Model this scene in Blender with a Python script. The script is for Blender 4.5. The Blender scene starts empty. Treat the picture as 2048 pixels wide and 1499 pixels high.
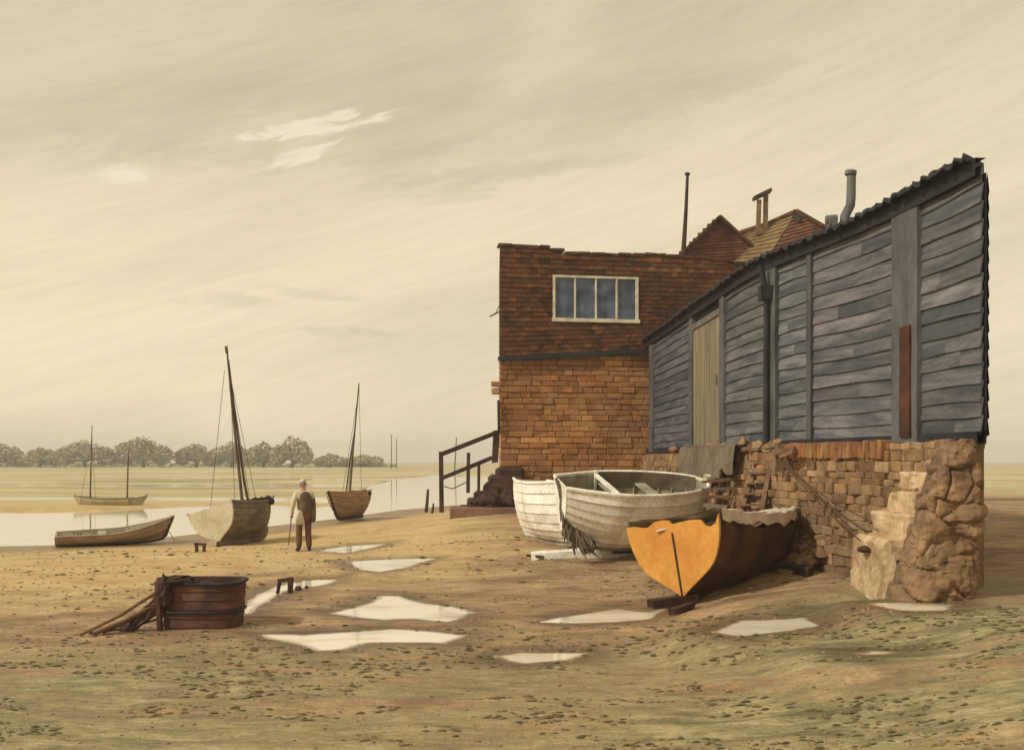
import bpy, bmesh, math, random
import numpy as np
from mathutils import Vector, Matrix, noise as mnoise
random.seed(7)
rng = np.random.default_rng(11)
S = bpy.context.scene
COL = S.collection
R = math.radians

# ------------------------------------------------------------------ camera
F = 2000.0; HZ = 920.0; CZ = 2.2
cam = bpy.data.cameras.new('camera'); camo = bpy.data.objects.new('camera', cam); COL.objects.link(camo)
camo.location = (0, 0, CZ); camo.rotation_euler = (R(90), 0, 0)
cam.sensor_width = 36; cam.lens = 36*F/2048; cam.shift_y = (HZ-749.5)/2048
cam.clip_start = 0.1; cam.clip_end = 5000
S.camera = camo
S.render.resolution_x = 1024; S.render.resolution_y = 749
S.view_settings.view_transform = 'Standard'; S.view_settings.look = 'None'
S.view_settings.exposure = 0.12; S.view_settings.gamma = 1.0

# ------------------------------------------------------------------ light
SUN_EL, SUN_AZ = R(38), R(-117)            # azimuth from +Y towards +X: the sun stands to the left
sd = bpy.data.lights.new('sun', 'SUN'); so = bpy.data.objects.new('sun', sd); COL.objects.link(so)
sd.energy = 2.5; sd.angle = R(3.0); sd.color = (1.0, 0.95, 0.86)
dirv = Vector((math.sin(SUN_AZ)*math.cos(SUN_EL), math.cos(SUN_AZ)*math.cos(SUN_EL), math.sin(SUN_EL)))
so.rotation_euler = dirv.to_track_quat('Z', 'Y').to_euler()

W = bpy.data.worlds.new('World'); S.world = W; W.use_nodes = True
nt = W.node_tree; nt.nodes.clear()
def N(t, ty, **kw):
    n = t.nodes.new(ty)
    for k, v in kw.items():
        if k in n.inputs: n.inputs[k].default_value = v
        else: setattr(n, k, v)
    return n
def L(t, a, b): t.links.new(a, b)
def math_(t, op, a, b=None, c=None, clamp=False):
    n = t.nodes.new('ShaderNodeMath'); n.operation = op; n.use_clamp = clamp
    for i, v in enumerate((a, b, c)):
        if v is None: continue
        if isinstance(v, (int, float)): n.inputs[i].default_value = v
        else: t.links.new(v, n.inputs[i])
    return n.outputs[0]
def ramp(t, fac, stops, interp='LINEAR'):
    n = t.nodes.new('ShaderNodeValToRGB'); n.color_ramp.interpolation = interp
    e = n.color_ramp.elements
    while len(e) < len(stops): e.new(0.5)
    for i, (p, c) in enumerate(stops):
        e[i].position = p; e[i].color = (c[0], c[1], c[2], 1) if not isinstance(c, (int, float)) else (c, c, c, 1)
    if fac is not None: t.links.new(fac, n.inputs[0])
    return n.outputs[0]
def mixc(t, fac, a, b, mode='MIX'):
    n = t.nodes.new('ShaderNodeMix'); n.data_type = 'RGBA'; n.blend_type = mode
    for i, v in ((0, fac), (6, a), (7, b)):
        if isinstance(v, (int, float)): n.inputs[i].default_value = v
        elif isinstance(v, tuple): n.inputs[i].default_value = (v[0], v[1], v[2], 1)
        else: t.links.new(v, n.inputs[i])
    return n.outputs[2]

# overcast cream sky: thin streaked cloud over a Nishita sky
tc = N(nt, 'ShaderNodeTexCoord')
sx = N(nt, 'ShaderNodeSeparateXYZ'); L(nt, tc.outputs['Generated'], sx.inputs[0])
az = math_(nt, 'ARCTAN2', sx.outputs[0], sx.outputs[1])
el = math_(nt, 'ARCSINE', sx.outputs[2])
def cloudco(sa, se, tilt=0.0, off=0.0):
    e2 = math_(nt, 'SUBTRACT', el, math_(nt, 'MULTIPLY', az, tilt))
    c = nt.nodes.new('ShaderNodeCombineXYZ')
    L(nt, math_(nt, 'MULTIPLY', az, sa), c.inputs[0]); L(nt, math_(nt, 'MULTIPLY', e2, se), c.inputs[1]); c.inputs[2].default_value = off
    return c.outputs[0]
def wnoise(co, scale, detail, dist=0.0, rough=0.5):
    n = N(nt, 'ShaderNodeTexNoise'); n.inputs['Scale'].default_value = scale; n.inputs['Detail'].default_value = detail
    n.inputs['Distortion'].default_value = dist; n.inputs['Roughness'].default_value = rough
    L(nt, co, n.inputs['Vector']); return n.outputs[0]
n1 = wnoise(cloudco(1.2, 4.0, 0.28, 3.0), 1.6, 5, 0.8)
n2 = wnoise(cloudco(1.0, 7.0, 0.33, 9.0), 2.6, 8, 1.6, 0.6)
n3 = wnoise(cloudco(3.0, 40.0, 0.30, 1.0), 4.0, 4, 0.6, 0.6)
base = ramp(nt, math_(nt, 'MULTIPLY', el, 2.2), [(0.0, (.80,.68,.465)), (0.45, (.73,.62,.42)), (0.95, (.60,.51,.35)), (1.0, (.59,.50,.345))])
shade = ramp(nt, n2, [(0.34, (.955,.95,.955)), (0.52, (1,1,1)), (0.66, (1.0,1.0,1.0))])
c1 = mixc(nt, 1.0, base, shade, 'MULTIPLY')
c1 = mixc(nt, 1.0, c1, ramp(nt, n1, [(0.30, (.86,.855,.86)), (0.55, (1,1,1)), (0.72, (1.04,1.04,1.05))]), 'MULTIPLY')
c1 = mixc(nt, 1.0, c1, ramp(nt, n3, [(0.34, (.955,.95,.95)), (0.6, (1.01,1.01,1.01))]), 'MULTIPLY')
# brighter wisps and shadow bars, each a patch of the sky dome at its azimuth and elevation
def wisp(a0, e0, wa, we, tilt, thr, soft):
    da = math_(nt, 'SUBTRACT', az, a0)
    de = math_(nt, 'SUBTRACT', math_(nt, 'SUBTRACT', el, e0), math_(nt, 'MULTIPLY', da, tilt))
    q = math_(nt, 'ADD', math_(nt, 'POWER', math_(nt, 'ABSOLUTE', math_(nt, 'DIVIDE', da, wa)), 2.0),
              math_(nt, 'POWER', math_(nt, 'ABSOLUTE', math_(nt, 'DIVIDE', de, we)), 2.0))
    nn = wnoise(cloudco(16.0, 60.0, tilt, a0*9), 1.3, 7, 0.9, .6)
    v = math_(nt, 'SUBTRACT', math_(nt, 'ADD', 1.0, math_(nt, 'MULTIPLY', math_(nt, 'SUBTRACT', nn, 0.5), 5.0)), q)
    n = N(nt, 'ShaderNodeMapRange'); n.interpolation_type = 'SMOOTHSTEP'
    n.inputs['From Min'].default_value = thr; n.inputs['From Max'].default_value = thr+soft
    L(nt, v, n.inputs['Value']); return n.outputs[0]
def ae(px, py):
    x, z = (px-1024)/F, (HZ-py)/F
    return math.atan2(x, 1), math.atan2(z, math.sqrt(1+x*x))
for px, py, wa, we, ti, am, so_ in ((640, 252, .078, .0105, .22, 1, .95), (605, 310, .045, .008, .34, 1, .95), (240, 350, .028, .012, .05, 1, 1.3)):
    a0, e0 = ae(px, py); c1 = mixc(nt, math_(nt, 'MULTIPLY', wisp(a0, e0, wa, we, ti, 0.0, so_), .75), c1, (.78,.69,.52))
for px, py, wa, we, ti in ((330, 250, .11, .026, .35), (640, 590, .05, .006, -.1), (450, 600, .05, .007, .0), (700, 665, .06, .006, -.02),
                           (840, 300, .07, .008, .2), (1000, 345, .13, .008, .1), (860, 385, .06, .010, .05), (420, 310, .08, .014, .1), (1250, 190, .16, .02, .06)):
    a0, e0 = ae(px, py); c1 = mixc(nt, math_(nt, 'MULTIPLY', wisp(a0, e0, wa, we, ti, -0.5, 1.7), .30), c1, (.44,.37,.26))
sky = N(nt, 'ShaderNodeTexSky'); sky.sky_type = 'NISHITA'; sky.sun_disc = False
sky.sun_elevation = SUN_EL; sky.sun_rotation = SUN_AZ
sk = mixc(nt, 1.0, sky.outputs[0], (.1, .1, .1), 'MULTIPLY')
full = mixc(nt, 0.96, sk, c1)
bg = N(nt, 'ShaderNodeBackground'); bg.inputs[1].default_value = 1.12; L(nt, full, bg.inputs[0])
wo = N(nt, 'ShaderNodeOutputWorld'); L(nt, bg.outputs[0], wo.inputs[0])

# ------------------------------------------------------------------ helpers
def lin(r, g, b):
    f = lambda c: ((c/255)/12.92 if c/255 <= .04045 else (((c/255)+.055)/1.055)**2.4)
    return (f(r), f(g), f(b))
def ss(a, b, x):
    t = np.clip((np.asarray(x, float)-a)/(b-a), 0, 1); return t*t*(3-2*t)
def mat(name, c1, c2=None, scale=3.0, stretch=(1,1,1), rough=.75, bump=.25, spots=None, sscale=1.2, bscale=None, detail=8, spec=.3, grain=.18, attr=None, attr_off=5.0):
    """mottled natural surface: two tones by noise, optional blotches of a third, fine grain, bump"""
    m = bpy.data.materials.new(name); m.use_nodes = True; t = m.node_tree
    b = t.nodes['Principled BSDF']; b.inputs['Roughness'].default_value = rough
    b.inputs['Specular IOR Level'].default_value = spec
    tc = N(t, 'ShaderNodeTexCoord'); mp = N(t, 'ShaderNodeMapping'); mp.inputs['Scale'].default_value = stretch
    if attr:
        a0_ = N(t, 'ShaderNodeAttribute'); a0_.attribute_name = attr; va = N(t, 'ShaderNodeVectorMath'); va.operation = 'MULTIPLY_ADD'
        L(t, a0_.outputs['Color'], va.inputs[0]); va.inputs[1].default_value = (attr_off,)*3; L(t, tc.outputs['Object'], va.inputs[2]); L(t, va.outputs[0], mp.inputs[0])
    else: L(t, tc.outputs['Object'], mp.inputs[0])
    def nz(s, d=detail, dist=0.4):
        n = N(t, 'ShaderNodeTexNoise'); n.inputs['Scale'].default_value = s; n.inputs['Detail'].default_value = d; n.inputs['Distortion'].default_value = dist
        L(t, mp.outputs[0], n.inputs['Vector']); return n.outputs[0]
    c2 = c2 or tuple(v*.7 for v in c1)
    a = nz(scale)
    col = ramp(t, a, [(.34, c2), (.62, c1)])
    if spots:
        col = mixc(t, ramp(t, nz(sscale, 6, .9), [(.50, 0.0), (.64, .85)]), col, spots)
    if attr:
        at = N(t, 'ShaderNodeAttribute'); at.attribute_name = attr
        col = mixc(t, 1.0, col, at.outputs['Color'], 'MULTIPLY')
    g = nz((bscale or scale*9), 6, .1)
    col = mixc(t, 1.0, col, ramp(t, g, [(.3, (1-grain,)*3), (.7, (1+grain,)*3)]), 'MULTIPLY')
    L(t, col, b.inputs['Base Color'])
    bp = N(t, 'ShaderNodeBump'); bp.inputs['Strength'].default_value = bump; bp.inputs['Distance'].default_value = .02
    L(t, g, bp.inputs['Height']); L(t, bp.outputs[0], b.inputs['Normal'])
    return m

class MB:
    def __init__(s): s.v = []; s.f = []; s.c = []
    def add(s, vs, fs, col=None):
        o = len(s.v); s.v += [tuple(p) for p in vs]; s.f += [tuple(i+o for i in f) for f in fs]
        s.c += [col or (1,1,1)]*len(vs)
    def box(s, c, d, rot=None, col=None, jit=0, top=1.0):
        vs = []
        for x, y, z in ((-1,-1,-1),(1,-1,-1),(1,1,-1),(-1,1,-1),(-1,-1,1),(1,-1,1),(1,1,1),(-1,1,1)):
            k = top if z > 0 else 1.0
            p = Vector((x*d[0]/2*k, y*d[1]/2*k, z*d[2]/2))
            if jit: p += Vector([random.uniform(-jit, jit) for _ in range(3)])
            if rot is not None: p = rot @ p
            vs.append(p+Vector(c))
        s.add(vs, [(0,3,2,1),(4,5,6,7),(0,1,5,4),(1,2,6,5),(2,3,7,6),(3,0,4,7)], col)
    def stone(s, c, d, rot=None, col=None, ch=.18, jit=.06):
        """irregular block with chamfered edges (24 verts)"""
        e = min(d)*ch; vs = []; idx = {}
        h = [q/2 for q in d]
        for sx in (-1,1):
            for sy in (-1,1):
                for sz in (-1,1):
                    j = Vector([random.uniform(-jit, jit)*min(d) for _ in range(3)])
                    for ax in range(3):
                        p = Vector((sx*h[0], sy*h[1], sz*h[2]))
                        for k in range(3):
                            if k != ax: p[k] -= (sx,sy,sz)[k]*e
                        p += j; idx[(sx,sy,sz,ax)] = len(vs)
                        if rot is not None: p = rot @ p
                        vs.append(p+Vector(c))
        fs = []
        for ax in range(3):
            o = [k for k in range(3) if k != ax]
            for sg in (-1,1):
                q = []
                for a, b in ((-1,-1),(1,-1),(1,1),(-1,1)):
                    k = [0,0,0]; k[ax] = sg; k[o[0]] = a; k[o[1]] = b; q.append(idx[(*k, ax)])
                fs.append(tuple(q))
        for ax in range(3):
            o = [k for k in range(3) if k != ax]
            for a in (-1,1):
                for b in (-1,1):
                    k0 = [0,0,0]; k0[ax] = -1; k0[o[0]] = a; k0[o[1]] = b
                    k1 = list(k0); k1[ax] = 1
                    fs.append((idx[(*k0,o[0])], idx[(*k0,o[1])], idx[(*k1,o[1])], idx[(*k1,o[0])]))
        for sx in (-1,1):
            for sy in (-1,1):
                for sz in (-1,1): fs.append(tuple(idx[(sx,sy,sz,a)] for a in range(3)))
        s.add(vs, fs, col)
    def tube(s, pts, r, n=8, caps=True, col=None, flat=1.0):
        pts = [Vector(p) for p in pts]
        if not isinstance(r, (list, tuple)): r = [r]*len(pts)
        vs = []; fs = []; up = Vector((0,0,1)); pu = None
        for i, p in enumerate(pts):
            d = (pts[min(i+1, len(pts)-1)]-pts[max(i-1, 0)]).normalized()
            u = pu if pu is not None else (up if abs(d.z) < .9 else Vector((0,1,0)))
            a = d.cross(u).normalized(); b = a.cross(d).normalized(); pu = b
            for k in range(n):
                t = 2*math.pi*(k+.5)/n
                vs.append(p + a*math.cos(t)*r[i] + b*math.sin(t)*r[i]*flat)
        for i in range(len(pts)-1):
            for k in range(n): fs.append((i*n+k, i*n+(k+1)%n, (i+1)*n+(k+1)%n, (i+1)*n+k))
        if caps: fs += [tuple(range(n-1, -1, -1)), tuple(range((len(pts)-1)*n, len(pts)*n))]
        s.add(vs, fs, col)
    def bar(s, a, b, w, h, jit=0, col=None, up=(0,0,1)):
        a, b = Vector(a), Vector(b); d = b-a; x = d.normalized(); u = Vector(up)
        if abs(x.dot(u)) > .98: u = Vector((0,1,0))
        y = u.cross(x).normalized(); z = x.cross(y)
        m = Matrix((x, y, z)).transposed()
        s.box((a+b)/2, (d.length, w, h), m, col, jit)
    def grid(s, P, close_u=False, col=None, flip=False):
        """P: array [nu][nv] of points"""
        nu, nv = len(P), len(P[0]); vs = [P[i][j] for i in range(nu) for j in range(nv)]; fs = []
        for i in range(nu if close_u else nu-1):
            for j in range(nv-1):
                q = (i*nv+j, ((i+1)%nu)*nv+j, ((i+1)%nu)*nv+j+1, i*nv+j+1)
                fs.append(q[::-1] if flip else q)
        s.add(vs, fs, col)
    def prism(s, poly, d, col=None):
        """poly: 3D points in a plane, extruded by vector d"""
        n = len(poly); d = Vector(d); vs = [Vector(p) for p in poly]+[Vector(p)+d for p in poly]
        fs = [tuple(range(n-1, -1, -1)), tuple(range(n, 2*n))]+[(i, (i+1)%n, n+(i+1)%n, n+i) for i in range(n)]
        s.add(vs, fs, col)
    def blob(s, c, r, sub=2, amp=.25, freq=1.5, col=None, seed=0, rot=None):
        bm = bmesh.new(); bmesh.ops.create_icosphere(bm, subdivisions=sub, radius=1)
        vs = []
        for v in bm.verts:
            p = v.co.copy(); k = 1+amp*mnoise.fractal(p*freq+Vector((seed*7.3, seed*3.1, seed)), 1.0, 2.0, 3)
            q = Vector((p.x*r[0]*k, p.y*r[1]*k, p.z*r[2]*k))
            if rot is not None: q = rot @ q
            vs.append(q+Vector(c))
        s.add(vs, [tuple(v.index for v in f.verts) for f in bm.faces], col); bm.free()
    def build(s, name, m, parent=None, smooth=None, fix=True):
        me = bpy.data.meshes.new(name); me.from_pydata(s.v, [], s.f)
        ca = me.color_attributes.new('tint', 'FLOAT_COLOR', 'POINT')
        ca.data.foreach_set('color', [x for c in s.c for x in (c[0], c[1], c[2], 1.0)])
        if fix:
            bm = bmesh.new(); bm.from_mesh(me); bmesh.ops.recalc_face_normals(bm, faces=bm.faces); bm.to_mesh(me); bm.free()
        me.materials.append(m)
        if smooth is not None:
            for p in me.polygons: p.use_smooth = True
            me.set_sharp_from_angle(angle=R(smooth))
        o = bpy.data.objects.new(name, me); COL.objects.link(o)
        if parent:
            o.parent = parent; o.matrix_parent_inverse = parent.matrix_basis.inverted()
        return o
def tag(o, label, cat, group=None, kind=None):
    if label: o['label'] = label
    if cat: o['category'] = cat
    if group: o['group'] = group
    if kind: o['kind'] = kind
    return o
def empty(name, loc, label, cat, group=None):
    o = bpy.data.objects.new(name, None); COL.objects.link(o); o.location = loc; o.empty_display_size = .2
    return tag(o, label, cat, group)
def P(px, py, D): return Vector(((px-1024)/F*D, D, CZ+(HZ-py)/F*D))
def tone(k=.2, w=.05):
    a = 1+random.uniform(-k, k*.6); b = random.uniform(-w, w); return (a*(1+b), a, a*(1-b))

# ------------------------------------------------------------------ terrain
SHORE = np.array([(-400,-60),(-60,16),(-30,22.5),(-12,25.6),(-9.5,28.0),(-7.6,32.9),(-5.5,39),(-3.8,46),(2,58),(14,75),(40,140),(120,420)], float)
WATER_Z = -.10
def shore_d(x, y):
    """signed distance to the shoreline, positive inland (right/near side)"""
    best = np.full(np.shape(x), 1e9); sg = np.ones(np.shape(x))
    for a, b in zip(SHORE[:-1], SHORE[1:]):
        d = b-a; t = np.clip(((x-a[0])*d[0]+(y-a[1])*d[1])/(d@d), 0, 1)
        dx, dy = x-(a[0]+t*d[0]), y-(a[1]+t*d[1]); r = np.hypot(dx, dy)
        cr = d[0]*(y-a[1])-d[1]*(x-a[0])
        k = r < best; best = np.where(k, r, best); sg = np.where(k, np.where(cr > 0, -1, 1), sg)
    return best*sg
def fnoise(x, y, f, seed=0.0, oct=4):
    """cheap band-limited noise by summed rotated sines"""
    r = np.zeros(np.shape(x)); a = 1.0; q = random.Random(int(seed*100)+5); tot = 0
    for o in range(oct):
        for k in range(3):
            th = q.uniform(0, math.pi); ph = q.uniform(0, 6.28); ff = f*q.uniform(.7, 1.4)
            r = r + a*np.sin(ff*(x*math.cos(th)+y*math.sin(th))+ph+1.3*np.sin(ff*.6*(x*math.sin(th)-y*math.cos(th))+ph*2))
            tot += a
        f *= 2.1; a *= .55
    return r/tot*1.8
PUD = []      # (polygon Nx2, level)
def height0(x, y):
    x = np.asarray(x, float); y = np.asarray(y, float)
    r1 = .42*ss(1.5, 5.5, x)*(1-ss(40, 60, y)) + .10*ss(4, 9, x)
    r2 = .66*np.exp(-(((x-1.2)/4.6)**2+((y-31)/8.5)**2))
    land = .02+np.sqrt(r1**2+r2**2) + .05*fnoise(x, y, .5, 1) *ss(4,10,y)
    land = land - .07*ss(0, 1, np.exp(-((y-6)/3.5)**2))*0
    d = shore_d(x, y)+1.5
    z = WATER_Z+.0+(land-WATER_Z)*ss(0, 7, d)
    z = np.where(d < 0, WATER_Z-.5*ss(0, 5, -d), z)
    # salt marsh beyond the channel
    u = x/np.maximum(y, 1)
    ym = 43+4*np.sin(x*.35)+100*ss(-.19, -.07, u)
    band = .75*fnoise(x*.05, y*.30, .9, 3, 4)+.45*fnoise(x*.02, y*.12, .9, 4, 2)
    mz = WATER_Z+.055+.14*band + .22*ss(150, 330, y)
    w = ss(0, 5, y-ym)*ss(1, 6, -d)
    z = np.where(d < 0, z*(1-w)+mz*w, z)
    return z
def poly_sd(x, y, poly):
    """signed distance, negative inside"""
    best = np.full(np.shape(x), 1e9); ins = np.zeros(np.shape(x), bool); n = len(poly)
    for i in range(n):
        a, b = poly[i], poly[(i+1) % n]; d = b-a
        t = np.clip(((x-a[0])*d[0]+(y-a[1])*d[1])/(d@d+1e-9), 0, 1)
        best = np.minimum(best, np.hypot(x-(a[0]+t*d[0]), y-(a[1]+t*d[1])))
        c = (a[1] > y) != (b[1] > y)
        ins ^= c & (x < (b[0]-a[0])*(y-a[1])/(b[1]-a[1]+1e-12)+a[0])
    return np.where(ins, -best, best)
def height(x, y, fine=True):
    z = height0(x, y)
    if fine:
        x = np.asarray(x, float); y = np.asarray(y, float)
        near = 1-ss(26, 40, y)
        z = z + near*(.018*fnoise(x, y, 1.9, 7, 4) + .010*fnoise(x*1.0, y*1.8, 7.0, 8, 3))*ss(.5, 4, shore_d(x, y))
    for poly, lv in PUD:
        lo = poly.min(0)-1.6; hi = poly.max(0)+1.6
        m = (x > lo[0]) & (x < hi[0]) & (y > lo[1]) & (y < hi[1])
        if not np.any(m): continue
        sdd = poly_sd(x, y, poly) + .055*fnoise(x, y, 3.2, 12, 4)
        tgt = np.where(sdd < 0, lv-.05*ss(0, .16, -sdd), lv+.03*ss(0, .5, sdd))
        w = 1-ss(.15, 1.0, sdd)
        z = np.where(m, z*(1-w)+tgt*w, z)
    return z
def gz(x, y): return float(height(np.array([x]), np.array([y]))[0])
def G(px, py, fine=True):
    """point where the ray through this part of the photograph meets the ground"""
    u = (px-1024)/F; s = (HZ-py)/F; ys = np.linspace(4, 140, 5000); h = height(u*ys, ys) if fine else height0(u*ys, ys)
    ray = CZ+s*ys; k = np.argmax(ray <= h); D = ys[k] if ray[k] <= h[k] else 140
    return Vector((u*D, D, float(h[k])))
pud_px = [
 [(660,1226),(735,1207),(762,1190),(800,1192),(850,1207),(905,1213),(950,1224),(900,1243),(830,1238),(760,1240),(700,1231)],
 [(520,1268),(600,1270),(690,1264),(780,1258),(860,1262),(935,1270),(890,1286),(790,1284),(740,1286),(690,1298),(640,1300),(600,1290)],
 [(985,1310),(1040,1302),(1110,1304),(1180,1305),(1140,1318),(1050,1330),(1000,1322)],
 [(1085,1243),(1160,1228),(1230,1216),(1290,1222),(1345,1212),(1300,1238),(1240,1244),(1150,1246)],
 [(1425,1264),(1480,1240),(1560,1236),(1650,1222),(1770,1217),(1760,1236),(1640,1254),(1560,1264),(1480,1272)],
 [(1740,1206),(1830,1203),(1925,1208),(1900,1222),(1800,1222)],
 [(468,1228),(500,1198),(550,1172),(610,1160),(690,1156),(650,1168),(570,1182),(530,1204),(500,1226)],
 [(690,1122),(780,1118),(868,1116),(820,1132),(760,1144),(720,1138)],
 [(638,1100),(690,1092),(780,1086),(740,1096),(690,1106)],
 [(1560,1140),(1600,1126),(1650,1124),(1640,1138),(1590,1144)],
 [(1690,1306),(1740,1300),(1810,1300),(1790,1308),(1730,1312)],
]
_n = []
for q in pud_px:
    c = np.mean(np.array(q), 0); g = G(c[0], c[1], False); lv = g.z-.01
    poly = []
    for px, py in q:
        D = (CZ-lv)*F/(py-HZ); poly.append(((px-1024)/F*D, D))
    _n.append((np.array(poly), lv))
PUD[:] = _n

def axis(core0, core1, step, far0, far1, grow=1.16, mx=40):
    a = list(np.arange(core0, core1+step/2, step)); s = step
    while a[-1] < far1: s = min(s*grow, mx); a.append(a[-1]+s)
    s = step; lo = []
    x = core0
    while x > far0: s = min(s*grow, mx); x -= s; lo.append(x)
    return np.array(lo[::-1]+a)
xs = axis(-9.5, 7.5, .065, -760, 760, 1.10, 40)
ys = np.concatenate([np.arange(4.5, 16, .05), np.arange(16, 30, .10)])
s_ = .10; far = [30.0]
while far[-1] < 800: s_ = min(s_*1.025, 60) ; far.append(far[-1]+s_)
near_ = [4.4, 4.0, 3.2, 2, 0, -4, -12, -40, -120]
ys = np.concatenate([np.array(near_[::-1]), ys, np.array(far)])
X, Y = np.meshgrid(xs, ys)
Z = height(X, Y)
nx, ny = len(xs), len(ys)
co = np.stack([X, Y, Z], -1).reshape(-1, 3)
I = np.arange(nx*ny).reshape(ny, nx)
faces = np.stack([I[:-1,:-1], I[:-1,1:], I[1:,1:], I[1:,:-1]], -1).reshape(-1, 4)
me = bpy.data.meshes.new('ground')
me.vertices.add(len(co)); me.vertices.foreach_set('co', co.ravel())
me.loops.add(faces.size); me.loops.foreach_set('vertex_index', faces.ravel())
me.polygons.add(len(faces)); me.polygons.foreach_set('loop_start', np.arange(0, faces.size, 4)); me.polygons.foreach_set('loop_total', np.full(len(faces), 4))
me.update(); me.validate()
me.polygons.foreach_set('use_smooth', np.ones(len(faces), bool))
# zones: R sand, G weed, B marsh
u = X/np.maximum(Y, 1); d = shore_d(X, Y)
fn = fnoise(X, Y, .8, 21, 4); fn2 = fnoise(X*.8, Y*1.7, 1.6, 22, 4)
sand = ss(15, 23, Y+2.0*fn-.9*np.minimum(X+3, 0)*.9)*(1-ss(-2.0, 1.2, X+.8*fn2))
sand = np.maximum(sand, (1-ss(7.6, 8.9, Y+.5*fn))*(.35)*(X < 60))
sand = np.clip(sand, 0, 1)
weed = np.maximum((1-ss(10.5, 13.8, Y+1.2*fn2-.12*X))*(.70+.30*ss(-.3, .6, fn)), ss(2.8, 4.2, X+.5*fn2)*(1-ss(12.5, 15.5, Y+fn)))
weed = np.clip(weed*ss(-1.2, .2, fn2), 0, 1)
marsh = np.clip(ss(3, 12, -d)*ss(45, 60, Y) + ss(45, 80, Y), 0, 1)
wet = np.zeros_like(X)
for poly, lv in PUD:
    lo = poly.min(0)-1.0; hi = poly.max(0)+1.0; k_ = (X > lo[0]) & (X < hi[0]) & (Y > lo[1]) & (Y < hi[1])
    wet = np.where(k_, np.maximum(wet, 1-ss(.05, .60, poly_sd(X, Y, poly)+.10*fnoise(X, Y, 4.0, 41, 3))), wet)
wet = np.maximum(wet, (1-ss(.3, 1.8, d+.4*fn))*(d > -2))
colr = np.stack([sand, weed, marsh, np.ones_like(sand)], -1).astype('f4')
cw = me.color_attributes.new('wet', 'FLOAT_COLOR', 'POINT'); cw.data.foreach_set('color', np.stack([wet]*3+[np.ones_like(wet)], -1).astype('f4').ravel())
ca = me.color_attributes.new('zone', 'FLOAT_COLOR', 'POINT'); ca.data.foreach_set('color', colr.ravel())
ground = bpy.data.objects.new('ground', me); COL.objects.link(ground); tag(ground, 'muddy foreshore with sand and weed', 'ground', kind='structure')

m = bpy.data.materials.new('foreshore'); m.use_nodes = True; t = m.node_tree; b = t.nodes['Principled BSDF']
tcn = N(t, 'ShaderNodeTexCoord')
def gnz(scale, det, st=(1,1,1), dist=.5, rough=.6):
    mp = N(t, 'ShaderNodeMapping'); mp.inputs['Scale'].default_value = st; mp.inputs['Rotation'].default_value = (0, 0, R(9)); L(t, tcn.outputs['Object'], mp.inputs[0])
    n = N(t, 'ShaderNodeTexNoise'); n.inputs['Scale'].default_value = scale; n.inputs['Detail'].default_value = det; n.inputs['Distortion'].default_value = dist; n.inputs['Roughness'].default_value = rough
    L(t, mp.outputs[0], n.inputs['Vector']); return n.outputs[0]
at = N(t, 'ShaderNodeAttribute'); at.attribute_name = 'zone'; sp = N(t, 'ShaderNodeSeparateColor'); L(t, at.outputs['Color'], sp.inputs[0])
a_ = gnz(.9, 9, (.8, 1.5, 1)); b_ = gnz(2.6, 9, (.6, 2.2, 1)); c_ = gnz(22, 6); d_ = gnz(6.0, 8, (.7, 1.6, 1), 1.5)
mud = ramp(t, a_, [(.30, lin(120,97,72)), (.45, lin(156,128,94)), (.60, lin(192,161,122)), (.72, lin(146,122,92))])
sandc = ramp(t, a_, [(.30, lin(172,144,98)), (.50, lin(200,172,120)), (.70, lin(210,188,142))])
weedc = ramp(t, b_, [(.32, lin(108,102,72)), (.50, lin(146,137,98)), (.66, lin(180,167,127))])
marshc = ramp(t, gnz(.16, 9, (.16, 1, 1)), [(.34, lin(146,138,96)), (.45, lin(176,166,120)), (.55, lin(206,192,148)), (.66, lin(182,168,128))])
col = mixc(t, ramp(t, b_, [(.42, 0.0), (.60, .5)]), mud, lin(124,98,72))
col = mixc(t, sp.outputs[0], col, sandc); col = mixc(t, sp.outputs[1], col, weedc); col = mixc(t, sp.outputs[2], col, marshc)
near = math_(t, 'SUBTRACT', 1.0, sp.outputs[2])
st = ramp(t, d_, [(.36, (.80,.79,.78)), (.50, (1,1,1)), (.64, (1.08,1.07,1.05))])
col = mixc(t, near, col, mixc(t, 1.0, col, st, 'MULTIPLY'))
col = mixc(t, 1.0, col, ramp(t, c_, [(.32, (.84,.83,.82)), (.5, (1,1,1)), (.68, (1.12,1.11,1.1))]), 'MULTIPLY')
aw = N(t, 'ShaderNodeAttribute'); aw.attribute_name = 'wet'
col = mixc(t, aw.outputs['Fac'], col, mixc(t, 1.0, col, (.50,.48,.45), 'MULTIPLY'))
fine_ = gnz(70, 4, (1, 1.4, 1)); col = mixc(t, 1.0, col, ramp(t, fine_, [(.34, (.84,.83,.82)), (.5, (1,1,1)), (.7, (1.12,1.12,1.1))]), 'MULTIPLY')
L(t, col, b.inputs['Base Color'])
L(t, math_(t, 'SUBTRACT', ramp(t, b_, [(.35, .5), (.6, .9)]), math_(t, 'MULTIPLY', aw.outputs['Fac'], .3)), b.inputs['Roughness']); b.inputs['Specular IOR Level'].default_value = .3
bp = N(t, 'ShaderNodeBump'); bp.inputs['Distance'].default_value = .05; bp.inputs['Strength'].default_value = .7
L(t, math_(t, 'ADD', math_(t, 'MULTIPLY', c_, .35), d_), bp.inputs['Height']); L(t, bp.outputs[0], b.inputs['Normal'])
me.materials.append(m)

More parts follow.
